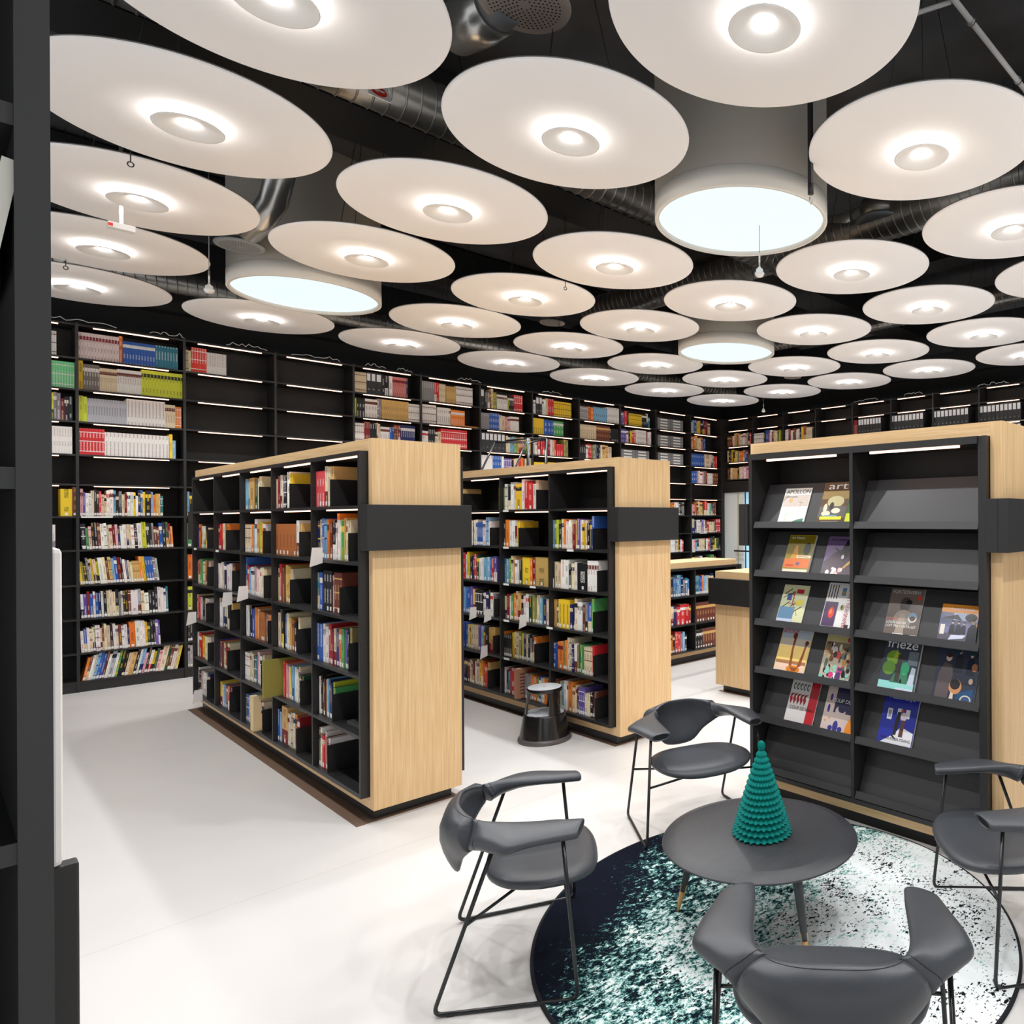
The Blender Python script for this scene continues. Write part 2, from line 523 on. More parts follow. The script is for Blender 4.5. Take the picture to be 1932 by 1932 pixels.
# book rows: (case, bay, shelf, bookend, [(start, end, spines)])
CELLS = [
 ('A',5,1,4.892,[(5.213,4.892,'r7*4 c8*2 t8')]),
 ('A',5,2,4.607,[(5.242,4.607,'c6 B7*2 c8 b8 l8 o8 m7 k7 w7 o9 w8 g7 t8 c7*2')]),
 ('A',5,3,4.746,[(5.185,4.746,'T7 b7 B7 k8*3 p7 m8*3')]),
 ('A',5,4,4.615,[(5.213,4.615,'b7*3^1.3 w7*2 r7 R6 c7 B6 o7 g7 v7 k7 O8')]),
 ('A',5,5,4.875,[(5.156,4.875,'w7 k7 w6 m7 c7 l7 B7*2 L7 g6')]),
 ('A',5,6,4.963,[(5.233,4.963,'y8 a7 m7 O7 w8 r6 w7 R6 w6')]),
 ('A',4,1,5.641,[(6.026,5.641,'c6 R7 w7 c6 k6 w8 y7')]),
 ('A',4,2,5.452,[(6.038,5.452,'f6 f6*6^1.3 w7 t7')]),
 ('A',4,3,5.641,[(6.05,5.641,'O5^1.4 c7 r8 m7 t8*2 c7')]),
 ('A',4,4,5.493,[(5.967,5.493,'c7 a8 k8 b7 c8*2 t7 f6*2 k6*2 c7')]),
 ('A',4,5,5.452,[(5.851,5.452,'r8 o7 p7 w7 y7 b7 l7 w7*2 c7 G5*2')]),
 ('A',4,6,5.535,[(5.967,5.535,'b7 l6 t8^3 c7 w6 c7 w7 o8 R7')]),
 ('A',3,1,6.322,[(6.781,6.322,'w7 l6 c7 t7^2 G7 c7*2')]),
 ('A',3,2,6.233,[(6.781,6.233,'m6 c6*3 o6 l6 w8 t6 L7 o7 w6')]),
 ('A',3,3,6.221,[(6.767,6.221,'b9 r6 l6 w6*2 a6 p6 w6*2 c6*2')]),
 ('A',3,4,6.135,[(6.724,6.135,'w7 k7*2 b6 o7 c7 f6*3 a6 o6')]),
 ('A',3,5,6.297,[(6.753,6.297,'w6*3 c6*2 k6 T6 p7 w6*2 c7')]),
 ('A',3,6,6.271,[(6.781,6.297,'a6 b6 c6*2 t6^1.5 t7^2 c6*2')]),
 ('A',2,2,7.215,[(7.523,7.215,'R6 r6 y6 c6 k6 o6')]),
 ('A',2,3,7.045,[(7.676,7.045,'p8^2 w6*2 c6 B7 w6*2 m6')]),
 ('A',2,4,7.121,[(7.54,7.121,'c7 w6 B6 c8*2 k7 t6')]),
 ('A',2,5,7.199,[(7.556,7.199,'v7 o6 m5 c6*2 R6 c6')]),
 ('A',2,6,7.137,[(7.506,7.137,'y5 w5 l5 R5 c5 r6 k6')]),
 ('A',1,1,8.322,[(8.432,8.322,'w7 g7 o7')]),
 ('A',1,2,7.816,[(8.225,7.816,'B5 o6 k6 c5 w5 k5 c5')]),
 ('A',1,3,7.816,[(8.283,7.816,'c6 r6 g7 c6*2 m6 c6')]),
 ('A',1,4,7.87,[(8.283,7.87,'c6 r6 w6 k6 c6 w6')]),
 ('A',1,5,7.816,[(8.303,7.816,'a6 w6 r6 y6 c6*2 w6')]),
 ('A',1,6,7.852,[(8.303,7.852,'w7 k6 p6 w6 B6')]),
 ('C',5,2,4.632,[(5.223,4.632,'l7 O7 L7 k6 c7 o7 w7*2 c6 R6 t7 v7 w7 y6 c7 k6 B7 b8')]),
 ('C',5,3,4.577,[(5.216,4.577,'k5 c6*2^1.5 w7*2^1.7 k6 c6 w6 k6^4 w7*4^.9')]),
 ('C',5,4,4.632,[(5.262,4.632,'t7^3 T5 y7*3^1.5 B5*2 c8 w7^2 m6 a6 b7^1.5 g8')]),
 ('C',5,5,4.632,[(5.247,4.632,'b6^3 o6^2 O7 o7 c8*2 B6 w7 O6 G7 g7*2 c6*3 r7')]),
 ('C',5,6,4.611,[(5.177,4.611,'m7*2 c7 l6 w7*2 o7^2 c6*2 k6 v6*3 c5*2 k5*2 m6')]),
 ('C',4,1,5.423,[(6.065,5.423,'O6^2.4 w7 k7 w8*2 y7^2.4 w8 r7*2^1.6 w6 c8')]),
 ('C',4,2,5.707,[(6.028,5.707,'c6 k6 o7^1.4 w7*2 R5 y6')]),
 ('C',4,3,0,[(5.983,5.278,'T6 l6 g6 c7 t7 w6*2 k6 y7^4 o7 R7 t8^4')]),
 ('C',4,4,0,[(6.019,5.278,'c6*2 R7 w6 g7 o7 c8 t7 k7 w7*2 G7^1.5 O7*2 c7 l7 B6 c6')]),
 ('C',4,5,5.463,[(6.019,5.463,'o7 k5*4 y7 c7*2 O7 m6 L7 B7 c7 k7 a6 k7 o6')]),
 ('C',4,6,0,[(6.028,5.294,'w7*2 k6 T6 r7^2 R7 w6 v5 a6*2 o6*2 g6 b6 c6 o6')]),
 ('C',3,1,6.706,[(6.801,6.706,'t6*2')]),
 ('C',3,2,6.197,[(6.633,6.197,'c7 w7 k6 w7*2 b6*3 w7 l8^1.5 w7')]),
 ('C',3,3,0,[(6.748,6.103,'r8 w7 y8 k6 B6 r7 G7 w6*2 l6*2 b6 r6 v7')]),
 ('C',3,4,6.131,[(6.748,6.131,'l7 b7*2 v8 t7 k7*3 w6 B7 k7 w6 a6')]),
 ('C',3,5,6.15,[(6.748,6.15,'b7*2 c7 y7 c7*3 v7 l7 m6 k7 t7^3')]),
 ('C',3,6,6.245,[(6.748,6.245,'v6 k7 m6 c6*2 R6 w6 c7 y6 o7*2 r6 t7')]),
 ('K',1,1,0,[(5.688,5.99,'B7 b6*2 l7 b7 B7 a5 T6 b5')]),
 ('K',1,2,0,[(5.688,6.017,'c6 B6 r6^1.6 r7*2^1.8 m6')]),
 ('K',1,3,0,[(5.688,5.946,'o6 k6 r7*2^1.4 a6 l6 k5')]),
 ('K',2,1,0,[(6.061,6.404,'T6*3 b6*2 o6 l6*2 t6 w6 B7*2')]),
 ('K',2,2,0,[(6.061,6.471,'m6*9')]),
 ('K',2,3,0,[(6.07,6.471,'k6*3 m6*6')]),
 ('L',1,1,0,[(1.054,1.37,'p8*13'),(1.37,1.4,'o9'),(1.4,1.664,'b7*11'),(1.664,1.859,'T7*8')]),
 ('L',1,2,0,[(1.058,1.094,'y9'),(1.094,1.218,'a8*6'),(1.218,1.354,'c7*10'),(1.354,1.55,'w7*10'),(1.55,1.896,'L8*12')]),
 ('L',1,3,0,[(1.058,1.121,'L8*2'),(1.121,1.429,'s7*15'),(1.429,1.744,'w8*11'),(1.744,1.831,'c7*4'),(1.831,1.886,'o7*4')]),
 ('L',1,4,0,[(1.062,1.254,'r8*8'),(1.254,1.776,'w7*17'),(1.781,1.836,'y8 l5')]),
 ('L',1,6,0,[(1.066,1.726,'p9 v7 w7*2 c8 k8*2 r8 c6*2 w8*2 l8 k7 a8 c6 R7 w7*2 y7 w6 B8 b8 y8 k8^1.8 l8 o6 t7*2 T6')]),
 ('L',1,7,0,[(1.078,1.813,'k8^2 g6 p7 k8*2 m8 w8*2 c7*2 R7^1.3 p7 B6 w7*2 c7*2 w7 k6 w8^2 L8^1.5 k8*2 a8 m6*2 b8^1.5 k8^1.5 G8 R8 o6')]),
 ('L',1,8,0,[(1.066,1.691,'y7 O7 k6 a8 s8 y8 c7 L6 w8^1.5 c8 m7 t8 l8 b8 R8 k8 w7 B7 c6*2 t6*3 o8^1.5 y8 b8*3 a7 s7')]),
 ('L',1,9,0,[(1.07,1.767,'w7 v7 R8 b7 w8 b7 B7 w8 k7 c8*2 c7 k8 a7 w7 k8*2 m8 w8^2 s8 c7 w6^2 k7*2 k8 w8*2 w7 T8')]),
 ('L',1,10,0,[(1.07,1.7,'w6 b7 w7 c7*2 w8^1.5 c7 m7 c8*2 k7 w8 c7 m7 w7*2 B6 o8^3 w9^2 w8*2 y8 G7 k8*2 v8*2')]),
 ('L',1,11,1,[(1.074,1.84,'o6 m7 w7*2 l8 b8^1.5 b7 m8 w7 s8^2 w7 g8 k8^1.5 k7 c7 t7^2 k8^1.5 w8 l8^1.3 p6 k8^1.3 w7 y6 G7 p6 c8^2 G8 m9 w8 c7 y7')]),
 ('L',0,1,0,[(0.832,0.9,'w7*3')]),
 ('L',0,2,0,[(0.832,1.031,'g8*10')]),
 ('L',0,3,0,[(0.858,1.015,'L8 a8*2 R6 k7*2')]),
 ('L',0,4,0,[(0.832,1.011,'w8*9')]),
 ('L',0,6,0,[(0.923,1.05,'y8^2 m9^1.3')]),
 ('L',0,7,0,[(0.858,0.885,'w8')]),
 ('L',2,1,0,[(1.924,1.975,'c7*2'),(1.975,2.114,'r8*6'),(2.114,2.297,'w7*12')]),
 ('L',2,6,0,[(1.933,1.975,'l8 k8')]),
 ('L',2,7,0,[(1.933,1.975,'g8')]),
 ('L',2,8,0,[(1.933,1.975,'o8')]),
 ('L',2,9,0,[(1.933,1.975,'L8')]),
 ('L',2,10,0,[(1.933,1.975,'k7*2')]),
 ('L',2,11,0,[(1.933,1.975,'s7*2')]),
 ('L',4,1,0,[(3.66,3.809,'c8*8'),(3.809,4.001,'#*3'),(4.001,4.083,'k8*2'),(4.097,4.138,'w8'),(4.138,4.32,'p8*7'),(4.32,4.348,'B8')]),
 ('L',4,2,0,[(3.66,3.686,'L7'),(3.686,3.789,'k7*3'),(3.789,3.941,'w7*4'),(3.941,3.988,'a8*2'),(3.995,4.348,'t8*14'),(4.348,4.499,'w7*6')]),
 ('L',4,3,0,[(3.66,3.776,'w7*5'),(3.776,3.848,'R8*4'),(3.848,3.934,'k7*3'),(3.934,3.981,'c8*2'),(3.981,4.097,'w6*4'),(4.097,4.159,'b6*2'),(4.159,4.242,'m8*2 R8'),(4.242,4.434,'B8*7')]),
 ('L',5,1,0,[(4.529,4.707,'a8*6'),(4.707,4.775,'r8*2'),(4.775,4.867,'c8*4'),(4.875,5.023,'t7*6'),(5.023,5.273,'w8*10')]),
 ('L',5,2,0,[(4.536,4.73,'w8*8'),(4.745,4.921,'w7*6'),(4.921,4.945,'c7'),(4.945,5.151,'o6*7')]),
 ('L',5,3,0,[(4.536,4.617,'w6*2'),(4.617,4.715,'k7*4'),(4.715,4.798,'c6*2'),(4.798,5.183,'r8*14')]),
 ('L',6,1,0,[(5.397,5.455,'#'),(5.472,5.6,'a6*2 m7 c9'),(5.6,5.66,'O7'),(5.66,5.827,'w6*6'),(5.827,5.853,'L5'),(5.853,5.943,'k6*3'),(5.943,6.089,'r7*4')]),
 ('L',6,2,0,[(5.405,5.531,'a7*6'),(5.531,5.695,'b7*6'),(5.695,5.791,'c6*2'),(5.791,5.88,'p6*2'),(5.88,6.025,'w6*4')]),
 ('L',6,3,0,[(5.405,5.791,'#*6'),(5.809,6.237,'c7*2 l7*2 g7 t7*2 p7 L6*2 t7')]),
 ('L',6,4,0,[(5.405,5.583,'w8*5'),(5.583,5.73,'b8*4'),(5.73,5.898,'w8 v7*4'),(5.898,6.098,'k6 c7*2 r8 o8'),(6.126,6.247,'c8*2')]),
 ('L',7,1,0,[(6.275,6.322,'w6'),(6.322,6.437,'#*2'),(6.437,6.544,'w7*2 c8'),(6.544,6.653,'r8*3'),(6.653,6.988,'y7*8')]),
 ('L',7,2,0,[(6.275,6.466,'y7*5'),(6.466,6.643,'b7*3'),(6.643,6.833,'g7*4')]),
 ('L',7,3,0,[(6.275,6.399,'w6*2 r6'),(6.418,6.505,'r6*2 o6'),(6.544,6.702,'R8 w8 c8 r8'),(6.702,6.823,'r5*3'),(6.833,6.926,'O8*2')]),
 ('L',7,4,0,[(6.285,6.505,'y6*7'),(6.544,6.946,'y6*10')]),
 ('L',8,1,0,[(7.155,7.327,'a6*4'),(7.327,7.436,'o6*2'),(7.436,7.727,'l7*7'),(7.727,7.982,'w8*7')]),
 ('L',8,2,0,[(7.155,7.491,'c7*8'),(7.491,7.807,'m7*8 k6'),(7.807,7.97,'k6*4')]),
 ('L',8,3,0,[(7.155,7.273,'k6*3'),(7.273,7.614,'w6 r7*2 O6 a7*2 k7*2 w7'),(7.614,7.738,'t7*2'),(7.738,7.819,'c6')]),
 ('L',9,1,0,[(8.029,8.693,'v6*2 r7^1.7 k7 y6*8 k7*3 c7 T5')]),
 ('L',9,2,0,[(8.017,8.731,'v7*3 w6 k6 y6 r5*2 w7*6 R7 w7*2')]),
 ('L',9,3,0,[(8.017,8.68,'=')]),
 ('L',10,1,0,[(8.887,9.539,'=')]),
 ('L',10,2,0,[(8.887,9.539,'=')]),
 ('L',10,3,0,[(8.887,9.539,'=')]),
 ('L',10,6,0,[(9.207,9.553,'o7 m7 w7*2 k7*2 a7')]),
 ('L',10,8,0,[(9.194,9.539,'w7*3 l7 c7 y7 k7 w7 r6')]),
 ('L',11,1,0,[(9.753,10.288,'c6 l7 b8 y6 t8 k7 B8 R8*2 c6')]),
 ('L',11,2,0,[(9.753,10.151,'c6 o7*2 t8 c6*2 o7 b6*2')]),
 ('L',11,3,0,[(9.753,10.489,'b7*7 c7^4 w7 a7 r6*2')]),
 ('L',11,4,0,[(9.753,10.505,'b7*3 o7 w7*2 p6 a7 R7 w6*3 m6*3')]),
 ('L',11,6,0,[(9.768,10.442,'p6*2 o7 m6 c8 t8^2 G6 r8^2 w7*2 g7 b6 m8*2')]),
 ('L',11,7,0,[(9.768,10.567,'c8 B6 w7*2 c6 v8 w7 m7 r7 c6*3 k6 r8*3')]),
 ('L',11,8,0,[(9.768,10.583,'w6 p6 l7 B6 c7*3 k7 w6 r7 v7 k8*2 L7 G7*2 k7')]),
 ('L',11,9,0,[(9.768,10.442,'y6 c6 r6 w7 o5*3 g7 r6')]),
 ('R',1,2,0,[(9.976,9.338,'m6*3 R6 w6 t8*2 m6 c6*2 w7*2 c7 a8 k7 r7')]),
 ('R',1,3,0,[(9.976,9.395,'c7 k7*2 y7 k6*2 c6 L6 T6 o6*3 o7 b6*2 m6')]),
 ('R',1,4,0,[(9.976,9.38,'m6 k6 c7*2 t6*3 k5 c7 w7 p7 w6 p7*2')]),
 ('R',2,2,0,[(9.254,8.576,'w6*6 k6 b8^2 r6 w8 m6 c7*2 k6 L7')]),
 ('R',3,2,0,[(8.511,7.779,'k6 w7*2 R7 w6 m7*2 w6*2 k7 y8^1.5 m8*2 c7*3 k6')]),
 ('R',5,2,0,[(6.938,6.816,'R8*4'),(6.804,6.34,'#*8')]),
 ('R',6,2,0,[(6.153,5.533,'#*9')]),
 ('R',7,2,0,[(5.361,4.746,'#*9')]),
 ('R',8,2,0,[(4.571,3.911,'#*10')]),
 ('R',8,3,0,[(4.571,3.911,'#*10')]),
]


# ---------------------------------------------------------------- wall shelving, one thing per bay
LZ = [3.775, 3.43, 3.11, 2.78, 2.44, 2.135, 1.805, 1.46, 1.10, 0.75, 0.40, 0.11]     # top face of each board; the last is the floor of the lowest row
LX = [0.18, 1.045, 1.91, 2.775, 3.645, 4.51, 5.38, 6.25, 7.13, 7.995, 8.82, 9.72, 10.60]
RZ = [3.775, 3.54, 3.21, 2.89, 2.54]
RY = [10.05, 9.27, 8.497, 7.72, 6.915, 6.131, 5.349, 4.562, 3.78, 3.0, 2.2]
LYF, LYB = 10.06, 10.36
RXF, RXB = 10.65, 10.95

wall_labels = [
    'black wall shelving bay with green and white journals beside the dark post in front',
    'black wall shelving bay full of pink, blue, white and lime journals above and books below',
    'black wall shelving bay with only a short run of red and white journals',
    'empty black wall shelving bay beside the bay with the red and white journals',
    'black wall shelving bay with three binders and many tan volumes, past the empty bay',
    'black wall shelving bay with a long run of red volumes above the oak bookcase corner',
    'black wall shelving bay with six binders, standing behind the black ladder',
    'black wall shelving bay with yellow and black volumes and blue and green folders',
    'black wall shelving bay with pale blue and brown volumes, third before the grey boxes',
    'black wall shelving bay with yellow volumes, just before the grey archive boxes',
    'black wall shelving bay with stacked grey archive boxes on three shelves',
    'black wall shelving bay in the corner with mixed bright books, beside the doorway',
]
for i in range(12):
    x0, x1 = LX[i], LX[i + 1]
    t = empty('wall_bookcase', (x0, LYF, 0), wall_labels[i], 'bookcase', 'black bookcase bays along the long wall')
    W = x1 - x0
    MB().box(-0.012, 0.012, 0, 0.30, 0, 3.79).build('upright', 'black', t)
    if i == 11:
        MB().box(W - 0.012, W + 0.03, 0, 0.30, 0, 3.79).build('upright', 'black', t)
    MB().box(0.012, W - 0.012, 0.285, 0.30, 0, 3.775).build('back_panel', 'blackin', t)
    MB().box(0.012, W - 0.012, 0.012, 0.28, 0.0, 0.095).build('plinth', 'black', t)
    for k, z in enumerate(LZ):
        MB().box(0.012, W - 0.012, 0.004 if k else 0.0, 0.285, z - 0.018, z).build('shelf', 'black', t)
    if 2 <= i <= 3 or True:
        for k in range(6):
            MB().box(W * 0.145, W * 0.845, 0.012, 0.034, LZ[k] - 0.026, LZ[k] - 0.0185).build('light_strip', 'strip', t)
    t2 = None
rlab = ['black wall shelving bay above the doorway, three rows of colourful books',
        'black wall shelving bay with one row of pale and blue books, beside the doorway',
        'black wall shelving bay with cream and brown books, next to the empty bay',
        'empty black wall shelving bay between the book rows and the binders',
        'black wall shelving bay with four dark red books and eight binders',
        'black wall shelving bay with nine binders, next after the red books',
        'black wall shelving bay with nine binders, one label edged red',
        'black wall shelving bay with ten binders above the oak rack corner',
        'black wall shelving bay cut by the edge of the picture', 'black wall shelving bay beyond the edge of the picture']
for i in range(9):
    y0, y1 = RY[i], RY[i + 1]
    t = empty('wall_bookcase', (RXF, y0, 0), rlab[i], 'bookcase', 'black bookcase bays on the doorway wall')
    W = y0 - y1
    zb = 2.50 if i == 0 else 2.18
    MB().box(0, 0.30, -0.012, 0.012, zb, 3.79).build('upright', 'black', t)
    MB().box(0.285, 0.30, -W + 0.012, -0.012, zb, 3.775).build('back_panel', 'blackin', t)
    zs = RZ + ([2.19] if i else [])
    for k, z in enumerate(zs):
        MB().box(0.004, 0.285, -W + 0.012, -0.012, z - 0.018, z).build('shelf', 'black', t)
    for k in range(4):
        MB().box(0.012, 0.034, -W * 0.80, -W * 0.16, RZ[k] - 0.026, RZ[k] - 0.0185).build('light_strip', 'strip', t)
structure('trim_3', MB().box(10.66, 10.98, 9.30, 10.36, 2.28, 2.50), 'blackin')
structure('trim_4', MB().box(10.60, 10.66, 10.36 - 0.29, 10.38, 0, 3.79), 'black')
structure('trim_5', MB().box(10.62, 10.98, -4, 8.95, 0, 2.17), 'wall')


# ---------------------------------------------------------------- oak bookcases standing in the room
AZ = [2.122, 1.835, 1.505, 1.175, 0.848, 0.505, 0.172]     # board tops; the first is the underside level of the case
AY = [8.275, 7.53, 6.76, 5.985, 5.183, 4.405]


def oak_case(name, label, X0, X1, Y0, Y1, ys, face_rows, band_ends, cat='bookcase', rows=AZ, rear=True, fronts=(1, 0)):
    """wood shell from X0..X1, Y0..Y1; black boxes stand out of the two long faces"""
    t = empty(name, ((X0 + X1) / 2, (Y0 + Y1) / 2, 0), label, cat)
    ox, oy = -(X0 + X1) / 2, -(Y0 + Y1) / 2
    def P(mb, nm, mat, **k):
        bmesh.ops.translate(mb.bm, verts=mb.bm.verts, vec=(ox, oy, 0))
        return mb.build(nm, mat, t, **k)
    ZT, ZB = 2.221, 0.08
    P(MB().box(X0, X1, Y0 + 0.052, Y1 - 0.052, 2.150, ZT), 'oak_top', 'oaky')
    P(MB().box(X0, X1, Y0, Y0 + 0.052, ZB, ZT), 'oak_end_panel', 'oakv')
    P(MB().box(X0, X1, Y1 - 0.052, Y1, ZB, ZT), 'oak_end_panel', 'oakv')
    P(MB().box(X0, X1, Y0 + 0.052, Y1 - 0.052, ZB, 0.146), 'oak_base', 'oaky')
    P(MB().box(X0 + 0.03, X1 - 0.03, Y0 + 0.08, Y1 - 0.08, 0.0, ZB), 'plinth', 'black')
    xm = (X0 + X1) / 2
    P(MB().box(xm - 0.01, xm + 0.01, Y0 + 0.052, Y1 - 0.052, 0.146, 2.15), 'back_panel', 'blackin')
    for sgn, xf in ((-1, X0), (1, X1)):
        xo = xf + sgn * 0.047
        xi = xm - 0.011 if sgn < 0 else xm + 0.011
        a, b_ = min(xo, xi), max(xo, xi)
        yn, yf = ys[-1], ys[0]
        P(MB().box(a, b_, yn - 0.003, yn + 0.020, 0.1465, 2.1495), 'side_panel', 'black')
        P(MB().box(a, b_, yf - 0.020, yf + 0.003, 0.1465, 2.1495), 'side_panel', 'black')
        P(MB().box(a, b_, yn + 0.02, yf - 0.02, 2.124, 2.1495), 'top_panel', 'black')
        P(MB().box(a, b_, yn + 0.02, yf - 0.02, 0.1465, rows[-1]), 'bottom_panel', 'black')
        if sgn > 0 and not rear:
            continue
        for y in ys[1:-1]:
            P(MB().box(a + 0.001, b_ - 0.001, y - 0.009, y + 0.009, rows[-1], 2.124), 'upright', 'black')
        for q in range(len(ys) - 1):
            ya, yb = ys[q + 1] + (0.009 if q < len(ys) - 2 else 0.02), ys[q] - (0.009 if q else 0.02)
            for z in rows[1:-1]:
                P(MB().box(a + 0.002, b_ - 0.002, ya, yb, z - 0.020, z), 'shelf', 'black')
            if sgn < 0:
                w_ = ys[q] - ys[q + 1]
                for z in (2.124, rows[1] - 0.020):
                    P(MB().box(xo + 0.012, xo + 0.026, ys[q + 1] + w_ * 0.05, ys[q + 1] + w_ * 0.70, z - 0.008, z - 0.0005), 'light_strip', 'strip')
    for ye, s in ((Y0, -1), (Y1, 1)):
        if s not in band_ends:
            continue
        yo = ye + s * 0.050
        yin = (ys[-1] - 0.003) if s < 0 else (ys[0] + 0.003)
        mb = MB().box(X0 - 0.047, X1 + 0.047, min(ye, yo), max(ye, yo), 1.575, 1.838)
        mb.box(X0 - 0.047, X0, min(ye, yin), max(ye, yin), 1.575, 1.838)
        mb.box(X1, X1 + 0.047, min(ye, yin), max(ye, yin), 1.575, 1.838)
        P(mb, 'black_band', 'blackband', bevel=0.002)
    return t


oak_case('oak_bookcase', 'tall oak and black bookcase nearest the camera, seen end on beside the white aisle', 1.667, 2.187, 4.341, 8.383, AY, None, (-1, 1))
CY = [8.275, 7.53, 6.76, 5.99, 5.205, 4.40]
oak_case('oak_bookcase', 'tall oak and black bookcase behind the kick stool', 3.428, 3.950, 4.336, 8.383, CY, None, (-1, 1))

# floor trims round the plinths
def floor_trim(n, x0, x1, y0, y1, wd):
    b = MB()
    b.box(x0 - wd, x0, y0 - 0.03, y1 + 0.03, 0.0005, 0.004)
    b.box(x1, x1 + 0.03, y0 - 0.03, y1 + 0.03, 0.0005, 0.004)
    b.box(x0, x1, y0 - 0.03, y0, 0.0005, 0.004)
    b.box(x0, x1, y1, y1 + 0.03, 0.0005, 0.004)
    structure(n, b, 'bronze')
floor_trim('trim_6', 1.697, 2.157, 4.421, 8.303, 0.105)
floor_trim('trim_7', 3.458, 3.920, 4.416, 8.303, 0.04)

# ---------------------------------------------------------------- magazine rack
RX0, RX1, RY0, RY1 = 3.399, 3.920, 1.339, 2.974
XF = 3.352
t = empty('magazine_rack', (3.66, 2.156, 0), 'oak framed black magazine rack with sloping shelves beside the seating', 'magazine rack')
def PR(mb, nm, mat, **k):
    bmesh.ops.translate(mb.bm, verts=mb.bm.verts, vec=(-3.66, -2.156, 0))
    return mb.build(nm, mat, t, **k)
M['rackgrey'] = plain('dark_grey_powder_coat', (0.030, 0.029, 0.031, 1), 0.40, spec=0.5, noise=0.1, scale=200)
b = MB()
PR(b.box(RX0, RX1, RY0 + 0.060, RY1 - 0.022, 2.150, 2.221), 'oak_top', 'oaky')
PR(MB().box(RX0, RX1, RY0, RY0 + 0.060, 0.08, 2.221), 'oak_end_panel', 'oakv')
PR(MB().box(RX0, RX1, RY1 - 0.022, RY1, 0.08, 2.221), 'oak_end_panel', 'oakv')
PR(MB().box(RX0, RX1, RY0 + 0.060, RY1 - 0.022, 0.08, 0.146), 'oak_base', 'oaky')
PR(MB().box(RX0 + 0.05, RX1 - 0.03, RY0 + 0.05, RY1 - 0.08, 0.0, 0.08), 'plinth', 'blackin')
YI0, YI1, YM = 1.448, 2.925, 2.188
PR(MB().box(XF, 3.66, 1.402, 1.422, 0.1465, 2.1495), 'side_panel', 'black')
PR(MB().box(XF + 0.012, 3.66, 1.422, YI0, 0.1465, 2.1495), 'side_panel', 'black')
PR(MB().box(XF, 3.66, YI1, 2.951, 0.1465, 2.1495), 'side_panel', 'black')
PR(MB().box(XF, 3.66, YI0, YI1, 2.112, 2.1495), 'top_panel', 'black')
PR(MB().box(XF, 3.66, YI0, YI1, 0.1465, 0.172), 'bottom_panel', 'black')
PR(MB().box(XF + 0.002, 3.66, YM - 0.011, YM + 0.011, 0.172, 2.112), 'divider', 'black')
PR(MB().box(3.64, 3.66, YI0, YI1, 0.172, 2.112), 'back_panel', 'blackin')
LIP = [1.727, 1.426, 1.122, 0.823, 0.525, 0.217]
for (ya, yb) in ((YM + 0.014, YI1 - 0.01), (YI0, YM - 0.014)):
    for z in LIP:
        g = MB()
        # sloping board, floor of the tray and the lip in front, one folded sheet 2 mm thick
        prof = [(XF + 0.015, z), (XF + 0.001, z - 0.040), (XF + 0.042, z - 0.038), (XF + 0.166, z + 0.232), (XF + 0.280, z + 0.232)]
        n = 0.0025
        for (xa, za), (xb, zb) in zip(prof, prof[1:]):
            dx, dz = xb - xa, zb - za
            L = math.hypot(dx, dz)
            nx, nz = -dz / L * n, dx / L * n
            g2 = [(xa, za), (xb, zb), (xb + nx, zb + nz), (xa + nx, za + nz)]
            v0 = [g.bm.verts.new((x, ya, zz)) for x, zz in g2]
            v1 = [g.bm.verts.new((x, yb, zz)) for x, zz in g2]
            g.bm.faces.new(v0); g.bm.faces.new(v1[::-1])
            for q in range(4):
                g.bm.faces.new((v0[q], v0[(q + 1) % 4], v1[(q + 1) % 4], v1[q]))
        PR(g, 'sloping_shelf', 'rackgrey')
    w_ = yb - ya
    PR(MB().box(XF + 0.014, XF + 0.028, ya + w_ * 0.14, yb - w_ * 0.14, 2.100, 2.1115), 'light_strip', 'strip')
for s, ye in ((-1, RY0), (1, RY1)):
    yo = ye + s * 0.052
    mb = MB().box(RX0 - 0.060, RX1 + 0.047, min(ye, yo), max(ye, yo), 1.575, 1.838)
    yin = 1.4015 if s < 0 else 2.9515
    mb.box(RX0 - 0.060, RX0, min(ye, yin), max(ye, yin), 1.575, 1.838)
    PR(mb, 'black_band', 'blackband', bevel=0.002)

